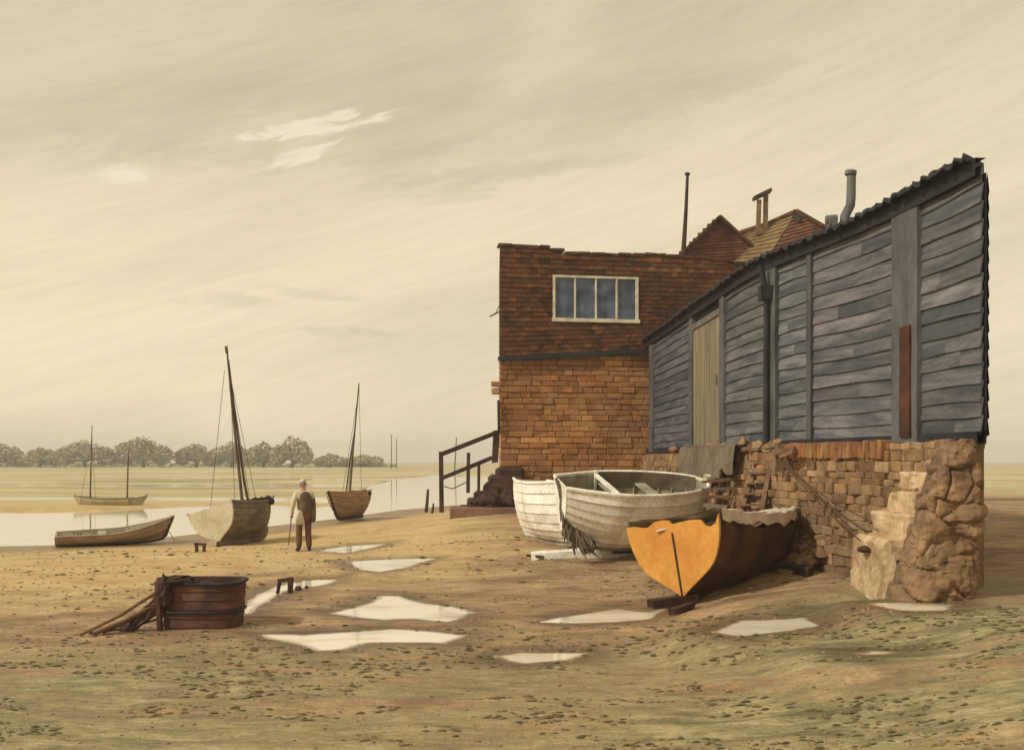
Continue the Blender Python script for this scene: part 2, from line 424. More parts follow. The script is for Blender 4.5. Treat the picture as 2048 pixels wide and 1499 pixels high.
# water of the channel and the puddles
def water_mat(name, c, k, bscale, bst, mud=None, depth=False):
    m = bpy.data.materials.new(name); m.use_nodes = True; t = m.node_tree; b = t.nodes['Principled BSDF']
    b.inputs['Base Color'].default_value = (*c, 1); b.inputs['Roughness'].default_value = .06; b.inputs['IOR'].default_value = 1.33
    b.inputs['Specular IOR Level'].default_value = k
    tcn = N(t, 'ShaderNodeTexCoord'); n = N(t, 'ShaderNodeTexNoise'); n.inputs['Scale'].default_value = bscale; n.inputs['Detail'].default_value = 4
    mp = N(t, 'ShaderNodeMapping'); mp.inputs['Scale'].default_value = (.4, 1, 1); L(t, tcn.outputs['Object'], mp.inputs[0]); L(t, mp.outputs[0], n.inputs['Vector'])
    bp = N(t, 'ShaderNodeBump'); bp.inputs['Strength'].default_value = bst; bp.inputs['Distance'].default_value = .02
    if mud:
        n2_ = N(t, 'ShaderNodeTexNoise'); n2_.inputs['Scale'].default_value = 1.7; n2_.inputs['Detail'].default_value = 7; L(t, mp.outputs[0], n2_.inputs['Vector'])
        cc = ramp(t, n2_.outputs[0], [(.32, mud), (.50, c), (.8, c)])
        if depth:
            ad = N(t, 'ShaderNodeAttribute'); ad.attribute_name = 'tint'; cc = mixc(t, ad.outputs['Fac'], lin(140,118,88), cc)
        L(t, cc, b.inputs['Base Color'])
    L(t, n.outputs[0], bp.inputs['Height']); L(t, bp.outputs[0], b.inputs['Normal']); return m
WM = water_mat('channel_water', lin(216,205,178), .6, 1.2, .35, lin(196,184,156))
PM = water_mat('puddle_water', lin(232,222,200), .5, 4, .12, lin(196,180,150), True)
w = MB(); w.grid([[(x, y, WATER_Z) for y in (-60, 8, 20, 40, 80, 200, 600, 790)] for x in (-750, -300, -80, -30, -12, -4, 4, 30, 100, 400, 750)])
tag(w.build('water', WM), 'pale tidal channel beyond the beach', 'water', kind='structure')
for i, (poly, lv) in enumerate(PUD):
    st_ = .045; gx = np.arange(poly[:,0].min()-.3, poly[:,0].max()+.3, st_); gy = np.arange(poly[:,1].min()-.3, poly[:,1].max()+.3, st_)
    QX, QY = np.meshgrid(gx, gy); QZ = height(QX, QY); ok = (QZ < lv+.006) & (poly_sd(QX, QY, poly) < .22); dep = ss(.002, .022, lv-QZ)
    w = MB(); ids = {}
    def vi(a, b):
        if (a, b) not in ids: ids[(a, b)] = len(w.v); w.v.append((gx[b], gy[a], lv)); w.c.append((float(dep[a, b]),)*3)
        return ids[(a, b)]
    for a in range(len(gy)-1):
        for b in range(len(gx)-1):
            if ok[a:a+2, b:b+2].any(): w.f.append((vi(a, b), vi(a, b+1), vi(a+1, b+1), vi(a+1, b)))
    if w.f: tag(w.build('puddle', PM, fix=False), 'pale shallow puddle lying on the foreshore', 'puddle', kind='structure')

# ------------------------------------------------------------------ materials
M = {}
M['brick'] = mat('old_brick', lin(180,132,86), lin(150,102,60), 1.4, rough=.9, bump=.5, spots=lin(186,146,100), sscale=.9, bscale=20, attr='tint', spec=.15)
M['mortar'] = mat('mortar', lin(156,114,74), lin(132,92,58), 3, rough=.95, bump=.4)
M['tile_hung'] = mat('clay_hanging_tile', lin(112,74,46), lin(80,52,32), 1.1, rough=.85, bump=.4, spots=lin(62,42,28), sscale=.55, bscale=16, attr='tint', spec=.2)
M['coping'] = mat('clay_coping', lin(96,62,34), lin(66,42,26), 2, rough=.9, attr='tint')
M['white_paint'] = mat('weathered_white_paint', lin(222,214,192), lin(190,182,160), 3, rough=.6, bump=.15)
M['board'] = mat('tarred_weatherboard', lin(114,111,111), lin(74,75,80), 1.6, (1.6,.55,5), rough=.7, bump=.45, spots=lin(64,70,72), sscale=.45, bscale=14, attr='tint', grain=.22)
M['board_dark'] = mat('tarred_timber', lin(52,50,52), lin(34,34,38), 2.0, (1,1,1), rough=.7, bump=.4, attr='tint')
M['post'] = mat('tarred_post', lin(100,98,94), lin(70,70,70), 2.0, (1,1,.4), rough=.7, bump=.4, attr='tint')
M['door'] = mat('tan_plank_door', lin(142,130,104), lin(102,94,76), 2.0, (4,4,.35), rough=.75, bump=.3, attr='tint')
M['rust'] = mat('rust_brown_strip', lin(92,56,38), lin(60,38,28), 2.2, rough=.9, bump=.5)
M['stone'] = mat('quay_stone', lin(160,130,96), lin(130,102,72), 1.5, rough=.9, bump=.6, spots=lin(112,86,60), sscale=.9, bscale=14, attr='tint', spec=.15)
M['stone_joint'] = mat('quay_joint', lin(134,104,72), lin(104,80,54), 3, rough=.95)
M['step'] = mat('pale_step_stone', lin(204,180,142), lin(170,142,106), 2.6, rough=.9, bump=.7, bscale=16, spots=lin(150,122,88), sscale=1.8, spec=.15)
M['rock'] = mat('buttress_rock', lin(152,122,90), lin(108,86,66), 2.4, rough=.92, bump=1.0, spots=lin(92,78,66), sscale=1.3, bscale=9, spec=.15)
M['hull_white'] = mat('flaking_white_hull', lin(243,240,226), lin(230,226,208), 2.2, (1,1,1), rough=.7, bump=.3, attr_off=0, spots=lin(208,200,176), sscale=1.6, bscale=18, attr='tint')
M['hull_in'] = mat('bare_grey_wood', lin(166,158,134), lin(134,126,104), 3, rough=.85, bump=.3)
M['hull_dark'] = mat('tarred_brown_hull', lin(74,46,32), lin(44,27,20), 1.8, rough=.7, bump=.5, spots=lin(98,64,40), sscale=1.5, bscale=16)
M['orange'] = mat('ochre_orange_transom', lin(214,156,72), lin(196,132,54), 1.8, rough=.65, bump=.25, spots=lin(198,140,66), sscale=1.2, bscale=12, grain=.10)
M['wood_dark'] = mat('wet_dark_timber', lin(78,52,38), lin(46,30,24), 3, rough=.75, bump=.5)
M['wood_mid'] = mat('weathered_timber', lin(132,104,74), lin(92,70,50), 3, rough=.85, bump=.4)
M['hull_brown'] = mat('faded_brown_hull', lin(178,154,126), lin(150,126,102), 2.2, rough=.75, bump=.25, attr='tint')
M['hull_grey'] = mat('grey_black_hull', lin(136,124,106), lin(98,90,80), 2.2, rough=.7, bump=.25, attr='tint')
M['pale_transom'] = mat('pale_grey_transom', lin(204,194,164), lin(182,172,144), 2.5, rough=.7, bump=.2)
M['ghost'] = mat('pale_washed_hull', lin(180,170,132), lin(158,148,116), 2.5, rough=.8)
M['spar'] = mat('varnished_spar', lin(108,90,68), lin(76,64,50), 3, rough=.6)
M['rope'] = mat('tarred_rope', lin(92,72,50), lin(64,50,36), 12, rough=.9)
M['sail'] = mat('furled_dark_sail', lin(70,60,52), lin(46,40,38), 4, rough=.95, bump=.6)
M['canvas'] = mat('old_canvas', lin(222,208,190), lin(190,176,156), 3, rough=.9, bump=.5)
M['tarp'] = mat('tarpaulin', lin(120,106,86), lin(92,80,66), 2.5, rough=.85, bump=.6)
M['roof_tile'] = mat('brown_roof_tile', lin(122,80,58), lin(92,58,44), 1.2, rough=.85, bump=.4, attr='tint')
M['roof_tan'] = mat('sunlit_roof_tile', lin(142,118,76), lin(112,90,58), 1.0, rough=.85, bump=.4, attr='tint')  # sunlit tan of the left hip slope, put into the tile colour
M['iron'] = mat('grey_iron_pipe', lin(112,110,108), lin(80,78,80), 4, rough=.6)
M['glass'] = None
M['pebble'] = mat('foreshore_pebble', lin(160,138,106), lin(118,98,74), 4, rough=.9, attr='tint', spec=.2)
M['weed'] = mat('bladder_weed', lin(122,108,70), lin(88,76,50), 4, rough=.7, attr='tint')
M['leaf'] = mat('distant_foliage', lin(182,174,142), lin(160,153,124), .5, rough=.95, bump=.2, attr='tint', spec=.05)
M['bark'] = mat('distant_bark', lin(86,74,54), lin(64,54,40), 2, rough=.95)
M['tub'] = mat('tarred_tub_wood', lin(96,62,48), lin(56,36,29), 2.2, (1,1,1), rough=.7, bump=.5, spots=lin(112,78,60), sscale=1.8, attr='tint')
g = bpy.data.materials.new('dark_window_glass'); g.use_nodes = True; b = g.node_tree.nodes['Principled BSDF']
t = g.node_tree; tcn = N(t, 'ShaderNodeTexCoord'); nz_ = N(t, 'ShaderNodeTexNoise'); nz_.inputs['Scale'].default_value = 2.2; nz_.inputs['Detail'].default_value = 4; L(t, tcn.outputs['Object'], nz_.inputs['Vector'])
L(t, ramp(t, nz_.outputs[0], [(.35, lin(40,50,74)), (.65, lin(86,100,122))]), b.inputs['Base Color']); b.inputs['Roughness'].default_value = .25; b.inputs['Specular IOR Level'].default_value = .5
M['glass'] = g

# ------------------------------------------------------------------ masonry layers on a plan line
def masonry(mb, pathfn, s0, s1, zlo, zhi, ch, lw, depth, proud, rnd=.03, kt=.2, wt=.06, gap=.012, skip=None, stain=None, batter=0.0):
    """courses of irregular blocks; pathfn(s) -> (x, y, nx, ny); zlo/zhi functions of s"""
    zmin = min(zlo(s0), zlo(s1), zlo((s0+s1)/2))-.1; z = zmin; k = 0
    while z < max(zhi(s0), zhi(s1)):
        h = ch*random.uniform(.6 if batter else .8, 1.35 if batter else 1.2); s = s0-random.uniform(0, lw)
        while s < s1:
            l = lw*random.uniform(.6, 1.5); a = max(s, s0); bb = min(s+l, s1); s += l
            if bb-a < .06: continue
            mid = (a+bb)/2
            top = min(z+h, zhi(mid)); 
            if top-z < .04 or top < zlo(mid): continue
            if skip and skip(mid, (z+top)/2): continue
            x, y, nx_, ny_ = pathfn(mid); ang = math.atan2(ny_, nx_)-math.pi/2+math.pi
            rot = Matrix.Rotation(math.atan2(ny_, nx_)+math.pi/2, 3, 'Z') @ Matrix.Rotation(random.uniform(-.012, .012)*(9 if batter else 1), 3, 'Y') @ Matrix.Rotation(random.uniform(-.15, .15)*(1 if batter else 0), 3, 'Z')
            pr = proud+random.uniform(-rnd, rnd)+batter*(zhi(mid)-z)
            tt = tone(kt, wt); pn = 1+.30*mnoise.noise(Vector((mid*.55, z*.9, 3.3)))+.12*mnoise.noise(Vector((mid*2, z*2.5, 7)))
            if stain: pn *= stain(mid, z)
            mb.stone((x+nx_*(pr-depth/2), y+ny_*(pr-depth/2), (z+top)/2), (bb-a-gap, depth, top-z-gap), rot, tuple(v*pn for v in tt), .10, .05)
        z += h; k += 1

# ------------------------------------------------------------------ brick building
A = P(1000, 920, 31.5); A.z = 0
dirx = Vector((math.cos(R(9)), math.sin(R(9)), 0)); nrm = Vector((dirx.y, -dirx.x, 0))
BW = 8.6
base_b = gz(A.x+2, 30.5)
bb = empty('brick_building', (A.x, A.y, base_b), 'two storey brick building with dark tile hung upper floor beside the outside steps', 'building')
def bpath(s): p = A+dirx*s; return (p.x, p.y, nrm.x, nrm.y)
def bz(px, py):
    """point of the facade plane seen through px, py -> (s, z)"""
    u = (px-1024)/F; s = (u*A.y-A.x)/(dirx.x-u*dirx.y); D = A.y+dirx.y*s; return s, CZ+(HZ-py)/F*D
core = MB()
zt = [bz(px, py) for px, py in ((1000,492),(1060,496),(1095,498),(1130,508),(1200,511),(1300,512),(1400,518),(1500,530),(1560,532))]
def ztop(s): return float(np.interp(s, [q[0] for q in zt], [q[1] for q in zt]))
zm0, zm1 = bz(1003, 711)[1], bz(1305, 696)[1]
def zmid(s): return zm0+(zm1-zm0)*s/bz(1305, 700)[0]
def wallbox(mb, s0, s1, z0, z1, d0, d1):
    bk0 = Vector((.03, 1, 0)); p = [A+dirx*s0-nrm*d0, A+dirx*s1-nrm*d0, A+dirx*s1-nrm*d0+bk0*d1, A+dirx*s0-nrm*d0+bk0*d1]
    mb.prism([(q.x, q.y, z0) for q in p], (0, 0, z1-z0))
wallbox(core, .02, BW, -.2, 8.45, .05, 6.5)
core.build('wall_core', M['mortar'], bb)
lo = MB()
masonry(lo, bpath, 0, BW, lambda s: .2, lambda s: zmid(s)-.05, .17, .42, .30, .03, .016, .16, .06, skip=lambda s, z: s > 5.6 and z < 2.0,
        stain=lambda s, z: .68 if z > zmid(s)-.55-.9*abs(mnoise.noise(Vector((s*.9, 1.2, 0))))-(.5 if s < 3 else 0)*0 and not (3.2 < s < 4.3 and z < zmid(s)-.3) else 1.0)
lo.build('brick_wall', M['brick'], bb)
# tile hanging: rows of lapped tiles with ragged lower edges
ws0, wz1 = bz(1104, 551); ws1, wz0 = bz(1274, 645)
def in_win(s, z, e=0): return ws0-e < s < ws1+e and wz0-e < z < wz1+e
up = MB(); row = .155; k = 0
z = zm0-.02
while z < 9.3:
    s = -.04-(k % 2)*.11
    while s < BW:
        e = s+.22
        zz = z+(zmid(s)-zm0)*max(0, 1-(z-zm0)/2.0)
        if zz+row < ztop(max(s, 0))+.06 and e > 0 and not in_win((s+e)/2, zz+row/2, .0):
            a0 = max(s, -.03)
            pn = 1+.45*mnoise.noise(Vector((s*.7, z*.9, 9)))+.15*math.sin(k*2.9); tt = tuple(v*pn for v in tone(.26, .08)); dz = random.uniform(-.012, .012); o1 = .14+random.uniform(-.008, .012)
            p0 = A+dirx*(a0+.003); p1 = A+dirx*(e-.003)
            q = []
            for pp in (p0, p1):
                q += [pp+nrm*o1+Vector((0, 0, zz+dz)), pp+nrm*(o1-.018)+Vector((0, 0, zz+dz)), pp+nrm*(.10)+Vector((0, 0, zz+row*1.12)), pp+nrm*(.115)+Vector((0, 0, zz+row*1.12))]
            up.add(q, [(0,4,7,3),(0,1,5,4),(1,2,6,5),(0,3,2,1),(4,5,6,7),(2,3,7,6)], tt)
        s = e
    z += row; k += 1
up.build('tile_hanging', M['tile_hung'], bb)
bk = MB()
def facade_prism(mb, pts, off, th):
    mb.prism([tuple(A+dirx*s+nrm*off+Vector((0, 0, z))) for s, z in pts], -nrm*th)
facade_prism(bk, [(-.02, zm0), (BW, zmid(BW)), (BW, wz0), (-.02, wz0)], .095, .16)
facade_prism(bk, [(-.02, wz0), (ws0, wz0), (ws0, wz1), (-.02, wz1)], .095, .16)
facade_prism(bk, [(ws1, wz0), (BW, wz0), (BW, wz1), (ws1, wz1)], .095, .16)
facade_prism(bk, [(-.02, wz1)]+[(BW, wz1)]+[(s, z-.05) for s, z in zt[::-1]], .095, .16)
bk.build('upper_wall', M['tile_hung'], bb)
dk = MB(); dk.bar(A+dirx*-.06+nrm*.08+Vector((0,0,zm0-.10)), A+dirx*6.2+nrm*.08+Vector((0,0,zmid(6.2)-.10)), .22, .13, .01)
dk.build('bressummer_beam', M['board_dark'], bb)
cp = MB(); prev = None
s = -.08
while s < BW-.3:
    l = random.uniform(.3, .5); z0 = ztop(max(s+l/2, 0)); p = A+dirx*(s+l/2)
    cp.stone((p.x-nrm.x*.02, p.y-nrm.y*.02, z0+.02+random.uniform(-.02, .02)), (l-.01, .36, .12), Matrix.Rotation(R(9)+random.uniform(-.02,.02), 3, 'Z'), tone(.2, .06), .2, .1); s += l
cp.build('parapet_coping', M['coping'], bb)
# window
wf = MB(); wd = .16
def fb(mb, s0, s1, z0, z1, off, th): facade_prism(mb, [(s0, z0), (s1, z0), (s1, z1), (s0, z1)], off, th)
fw = .075
fb(wf, ws0, ws1, wz1-fw, wz1, .17, .16); fb(wf, ws0-.03, ws1+.05, wz0-.04, wz0+fw, .19, .18)
fb(wf, ws0, ws0+fw, wz0+fw, wz1-fw, .168, .156); fb(wf, ws1-fw*1.2, ws1, wz0+fw, wz1-fw, .168, .156)
win = wf.build('window', M['white_paint'], bb)
pw = (ws1-ws0-fw)/4
for k in range(4):
    g_ = MB(); fb(g_, ws0+fw*.6+k*pw, ws0+fw*.6+(k+1)*pw-.01, wz0+fw*.6, wz1-fw*.6, .105, .01); g_.build('pane', M['glass'], win)
for k in range(1, 4):
    g_ = MB(); fb(g_, ws0+fw*.5+k*pw-.022, ws0+fw*.5+k*pw+.028, wz0+fw, wz1-fw, .155, .10); g_.build('glazing_bar', M['white_paint'], win)
# small bits on the left edge: lamp bracket, projecting bricks, iron hook
x_ = MB(); p = P(1001, 622, 31.4); q = P(979, 633, 31.4)
x_.tube([p+Vector((.15,.1,0)), p, q], .022, 6); x_.tube([P(1001, 606, 31.4), P(990, 629, 31.4)], .014, 6); x_.build('iron_bracket', M['wood_dark'], bb)
x_ = MB(); x_.stone(P(993, 768, 31.6), (.34, .3, .16), None, (1,1,1)); x_.stone(P(992, 782, 31.6), (.28, .3, .2), None, (.8,.8,.8)); x_.build('brick_corbel', M['brick'], bb)
x_ = MB(); x_.tube([P(997, 800, 31.4), P(998, 860, 31.4)], .05, 6); x_.build('drainpipe', M['board_dark'], bb)
# plinth slab at the foot
x_ = MB(); p0 = P(925, 1036, 30.2); p1 = P(1045, 1034, 30.4)
x_.stone((.1, 30.6, base_b-.06), (4.0, 1.2, .36), Matrix.Rotation(R(4), 3, 'Z'), (1,1,1), .1, .05)
M['plinth'] = mat('purple_brown_slab', lin(140,108,92), lin(112,84,72), 1.5, rough=.85, bump=.4)
x_.build('plinth', M['plinth'], bb)

# ------------------------------------------------------------------ outside steps with a handrail left of the building
sr = empty('outside_steps', P(960, 1020, 31.2), 'dark outside steps with timber handrail against the left corner of the brick building', 'steps')
x_ = MB()
for i in range(6):
    xx = P(912+i*15, 1000, 31.0).x; zt_ = base_b+.12+i*.24
    x_.stone(((xx+.3)/2+.1, 31.1, (base_b-.25+zt_)/2), (abs(.3-xx)+.0, 1.3-.02*i, zt_-base_b+.25), Matrix.Rotation(R(2), 3, 'Z'), (1,1,1), .1, .05)
x_.build('stair_block', M['wood_dark'], sr, None)
x_ = MB()
for i in range(16):
    c = P(random.uniform(935, 1022), 1005-random.uniform(0, 14), 30.3+random.uniform(-.2, .3)); c.z = base_b+random.uniform(.05, .45)*(1 if c.x > -.9 else .5)
    x_.blob(c, (random.uniform(.15,.35), random.uniform(.15,.3), random.uniform(.12,.28)), 2, .4, 1.6, None, i)
x_.build('weedy_rubble', M['wood_dark'], sr, 50)
for (px, y0, y1, w_) in ((883, 903, 1024, .13), (936, 905, 985, .10), (957, 928, 990, .09)):
    x_ = MB(); a_, b_2 = P(px, y1, 30.4), P(px+(1 if px > 900 else -1), y0, 30.4)
    x_.bar(a_, b_2, w_, w_, .008); x_.build('post', M['wood_dark'], sr)
for (a_, b_2) in (((886,907),(1000,862)), ((886,955),(984,915))):
    x_ = MB(); x_.bar(P(*a_, 30.32), P(*b_2, 30.55), .07, .13, .01); x_.build('handrail', M['wood_dark'], sr)
x_ = MB(); x_.bar(P(990, 925, 30.6), P(993, 860, 30.6), .18, .2, .02); x_.build('newel_board', M['wood_dark'], sr)
x_ = MB(); x_.tube([P(888, 972, 30.4), P(905, 977, 30.4), P(936, 962, 30.4)], .018, 5); x_.build('rope_tie', M['rope'], sr)
def stake(px, y0, y1, D, r, lab, lean=0, name='mooring_stake', m='wood_dark'):
    x_ = MB(); a_ = P(px, y1, D); b_2 = P(px+lean, y0, D)
    x_.tube([a_-Vector((0,0,.25)), a_, (a_+b_2)/2+Vector((.01,0,0)), b_2], [r*1.1, r*1.1, r, r*.7], 7)
    return tag(x_.build(name, M[m], None, 40), lab, 'stake')
g_ = G(852, 1024); stake(852, 978, 1024, g_.y, .07, 'short dark leaning stake standing left of the handrail post', 4)
g_ = G(866, 1026); stake(864, 1006, 1026, g_.y, .05, 'stubby dark stake at the very foot of the handrail post', 3)

# ------------------------------------------------------------------ shed
tab = [(1298,684),(1305,680),(1350,648),(1400,615),(1500,545),(1545,522),(1600,500),(1680,468),(1750,440),(1850,390),(1970,325)]
ZE = 5.98
wp = []
for px, py in tab:
    D = (ZE-CZ)*F/(HZ-py); wp.append(((px-1024)/F*D, D, px))
wp = np.array(wp); wp[0, :2] = (4.40, 32.15)
arc = np.concatenate([[0], np.cumsum(np.hypot(np.diff(wp[:,0]), np.diff(wp[:,1])))])
SL = arc[-1]
def sp_(s): return np.array([np.interp(s, arc, wp[:,0]), np.interp(s, arc, wp[:,1])])
def smooth_path(s):
    w_ = 1.0; q = sum(sp_(min(max(s+o, 0), SL)) for o in (-w_*min(1, s, SL-s), 0, w_*min(1, s, SL-s)))/3
    return q
def spath(s):
    p = smooth_path(s); a_ = smooth_path(max(s-.3, 0)); b_2 = smooth_path(min(s+.3, SL)); d_2 = (b_2-a_)/np.linalg.norm(b_2-a_)
    return (p[0], p[1], d_2[1], -d_2[0])
ssamp = np.linspace(0, SL, 400); pxs = np.array([1024+F*smooth_path(s)[0]/smooth_path(s)[1] for s in ssamp])
def s_at(px): return float(np.interp(px, pxs, ssamp))
def wpt(s, off, z):
    x, y, nx_, ny_ = spath(s); return Vector((x+nx_*off, y+ny_*off, z))
if spath(SL/2)[2] > 0:      # the normal must look to the left/near side
    _sp = spath
    def spath(s): x, y, a_, b_2 = _sp(s); return (x, y, -a_, -b_2)
ZB = 2.52
_a = spath(SL*.5)
shed = empty('weatherboard_shed', (_a[0], _a[1], ZB), 'long black weatherboarded shed standing on top of the stone quay wall', 'shed')
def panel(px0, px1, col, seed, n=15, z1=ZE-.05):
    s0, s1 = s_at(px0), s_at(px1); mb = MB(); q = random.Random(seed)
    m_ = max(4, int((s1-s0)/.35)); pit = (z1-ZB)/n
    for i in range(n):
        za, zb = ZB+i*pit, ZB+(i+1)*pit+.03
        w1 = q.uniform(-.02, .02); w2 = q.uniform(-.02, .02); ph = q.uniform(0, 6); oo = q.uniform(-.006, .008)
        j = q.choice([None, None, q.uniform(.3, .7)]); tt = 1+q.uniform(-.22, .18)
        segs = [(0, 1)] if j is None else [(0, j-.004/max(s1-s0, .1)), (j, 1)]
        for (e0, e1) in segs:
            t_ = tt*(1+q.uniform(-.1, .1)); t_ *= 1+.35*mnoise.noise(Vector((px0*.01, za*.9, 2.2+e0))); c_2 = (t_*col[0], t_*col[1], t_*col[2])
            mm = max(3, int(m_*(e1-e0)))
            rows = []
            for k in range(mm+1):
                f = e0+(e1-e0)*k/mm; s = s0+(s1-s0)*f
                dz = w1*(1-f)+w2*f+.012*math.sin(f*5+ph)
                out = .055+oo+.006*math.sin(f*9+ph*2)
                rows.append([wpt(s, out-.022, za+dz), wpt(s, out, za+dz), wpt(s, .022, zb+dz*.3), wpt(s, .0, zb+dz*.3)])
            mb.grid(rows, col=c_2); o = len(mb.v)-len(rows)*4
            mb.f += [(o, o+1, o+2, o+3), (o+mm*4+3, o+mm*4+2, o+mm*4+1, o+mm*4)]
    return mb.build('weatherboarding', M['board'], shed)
# solid core of the shed: wedge plan running back from the near corner
tip = wpt(SL, -.02, 0); far_l = wpt(.0, -.02, 0)
front = [wpt(s, -.02, 0) for s in np.linspace(0, SL, 24)]
ray = Vector((tip.x, tip.y)).normalized()
def backpt(s):
    p = wpt(s, -.02, 0); f = 1-s/SL
    y_ = p.y+.7; return Vector((min(p.x+4.6, y_*(1968-1024)/F), y_, 0))
back = [backpt(s) for s in np.linspace(0, SL, 24)]
x_ = MB(); z1_ = ZE-.12
ring = front+back[::-1]
x_.prism([(p.x, p.y, ZB-.1) for p in ring], (0, 0, z1_-ZB+.1)); x_.build('wall_core', M['board_dark'], shed)
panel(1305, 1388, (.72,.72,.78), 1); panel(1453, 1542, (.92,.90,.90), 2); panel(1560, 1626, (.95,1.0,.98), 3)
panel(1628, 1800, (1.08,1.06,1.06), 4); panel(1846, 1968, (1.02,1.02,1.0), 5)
def vpost(px0, px1, name, m_, z0=ZB-.06, z1=ZE-.03, out=.10, tt=(1,1,1), th=.12):
    s0, s1 = s_at(px0), s_at(px1); mb = MB(); n = 10; rows = []
    for k in range(n+1):
        z = z0+(z1-z0)*k/n; j = random.uniform(-.008, .008)
        rows.append([wpt(s0, out-th, z), wpt(s0+j, out+j, z), wpt(s1+j, out+j, z), wpt(s1, out-th, z)])
    mb.grid(rows, col=tt); mb.f += [(0,1,2,3), tuple(n*4+i for i in (3,2,1,0))]
    return mb.build(name, m_, shed)
vpost(1304, 1311, 'corner_board', M['post'])
vpost(1385, 1391, 'door_post', M['post']); vpost(1447, 1456, 'door_post', M['post'])
for k in range(5):
    a_ = 1391+k*11.2; vpost(a_+.3, a_+10.9, 'door', M['door'], ZB-.02, ZE-.55, .045+.004*(k % 2), tone(.08, .04), .06) if k == 0 else None
dm = MB()
for k in range(5):
    s0, s1 = s_at(1391+k*11.3), s_at(1391+(k+1)*11.3)-.02; o_ = .05+random.uniform(-.006, .006); z1 = ZE-.50
    dm.add([wpt(s0, o_, ZB), wpt(s1, o_, ZB), wpt(s1, o_, z1), wpt(s0, o_, z1), wpt(s0, 0, ZB), wpt(s1, 0, ZB), wpt(s1, 0, z1), wpt(s0, 0, z1)],
           [(0,1,2,3),(0,4,5,1),(1,5,6,2),(2,6,7,3),(3,7,4,0)], tone(.14, .04))
for o in [o for o in shed.children if o.name.startswith('door') and not o.name.startswith('door_post')]: bpy.data.objects.remove(o)
dr = dm.build('door', M['door'], shed)
hm = MB(); s0 = s_at(1440); hm.bar(wpt(s0, .09, 3.9), wpt(s0, .09, 4.15), .03, .03); hm.build('handle', M['iron'], dr)
lm = MB()
s0, s1 = s_at(1386), s_at(1455); lm.grid([[wpt(s, o, z) for o, z in ((.0, ZE-.5), (.09, ZE-.5), (.09, ZE-.36), (.0, ZE-.36))] for s in np.linspace(s0, s1, 6)], col=(1.3,1.25,1.1)); lm.build('lintel', M['post'], shed)
vpost(1540, 1562, 'timber_post', M['post'], out=.12, tt=(.82,.95,.9))
# drainpipe with a hopper on the timber post
x_ = MB(); s0 = s_at(1551)
x_.tube([wpt(s0, .30, ZE-.1), wpt(s0, .22, ZE-.5), wpt(s0+.02, .19, ZE-.8), wpt(s0, .19, 3.9), wpt(s0-.03, .18, 3.2), wpt(s0, .19, ZB)], .055, 8)
x_.box(wpt(s0, .21, ZE-.62), (.2, .24, .26), None, (1,1,1), .01, 1.2); x_.build('drainpipe', M['board_dark'], shed, 40)
vpost(1622, 1631, 'cover_board', M['post'], out=.095, tt=(.8,.8,.85))
vpost(1797, 1849, 'pilaster', M['post'], out=.115, tt=(1.0,1.02,1.05))
vpost(1818, 1838, 'rust_strip', M['rust'], ZB+.02, 4.15, .15, (1,1,1), .06)
# skirting, top plate
for nm, za, zb, o_, tt in (('sole_plate', ZB-.10, ZB+.05, .10, (.7,.72,.85)), ('fascia', ZE-.16, ZE+.06, .13, (.7,.7,.75))):
    lm = MB(); lm.grid([[wpt(s, a_, z) for a_, z in ((-.02, za), (o_, za), (o_, zb), (-.02, zb))] for s in np.linspace(0.05, SL, 60)], col=tt)
    lm.build(nm, M['board_dark'], shed)
# weatherboards on the return end, following the core ring
e_a, e_b = front[-1], back[-1]
back_ring = back[::-1]
lm = MB()
ringp = [front[-1]]+[b_ for b_ in back_ring]
for i in range(15):
    pit = (ZE-.15-ZB)/15; za = ZB+i*pit
    rr_ = []
    for k, p in enumerate(ringp):
        q0 = ringp[max(k-1, 0)]; q1 = ringp[min(k+1, len(ringp)-1)]; d_ = (q1-q0); d_.z = 0; n_ = Vector((d_.y, -d_.x, 0)).normalized()
        rr_.append([p+n_*o_+Vector((0, 0, zz_)) for o_, zz_ in ((.0, za), (.035, za), (.012, za+pit+.02))])
    lm.grid(rr_, col=(1+random.uniform(-.2,.15),)*3)
lm.build('weatherboarding', M['board'], shed)
# roof: near flat, wavy tiled edge
rf = MB(); n = 330; rows = []
for k in range(n+1):
    s = SL*k/n; wv = .5+.5*math.cos(2*math.pi*s/.28); fr = wpt(s, .27+.02*math.sin(k*1.7), 0); bk_ = backpt(s)
    zz = ZE+.07+.045*wv+.02*math.sin(s*1.1)
    fx = Vector((fr.x, fr.y, zz)); bx = Vector((bk_.x, bk_.y, zz+.08)); th = .06+.02*math.sin(k*.9)
    rows.append([bx-Vector((0,0,.12)), fx-Vector((0,0,th)), fx, fx*.8+bx*.2+Vector((0,0,.005)), bx])
rf.grid(rows, col=(1,1,1)); rf.f += [(0,1,2,3,4), tuple(n*5+i for i in (4,3,2,1,0))]
rf.build('roof', M['board_dark'], shed)
# stovepipes
x_ = MB(); x_.tube([P(1689, 470, 17.6), P(1690, 432, 17.6), P(1701, 410, 17.6), P(1702, 395, 17.6), P(1703, 348, 17.6)], [.085,.085,.08,.08,.075], 10)
x_.tube([P(1701, 350, 17.6), P(1702, 342, 17.6)], .10, 10); x_.build('stovepipe', M['iron'], shed, 40)
x_ = MB(); x_.tube([P(1662, 478, 17.6), P(1662, 436, 17.6)], [.08,.075], 10); x_.tube([P(1662, 446, 17.6)+Vector((0,-.13,0)), P(1662, 446, 17.6)+Vector((0,.13,0))], [.07,.07], 10)
x_.tube([P(1652, 439, 17.6), P(1673, 439, 17.6)], [.075,.09], 10); x_.build('cowl_vent', M['iron'], shed, 40)

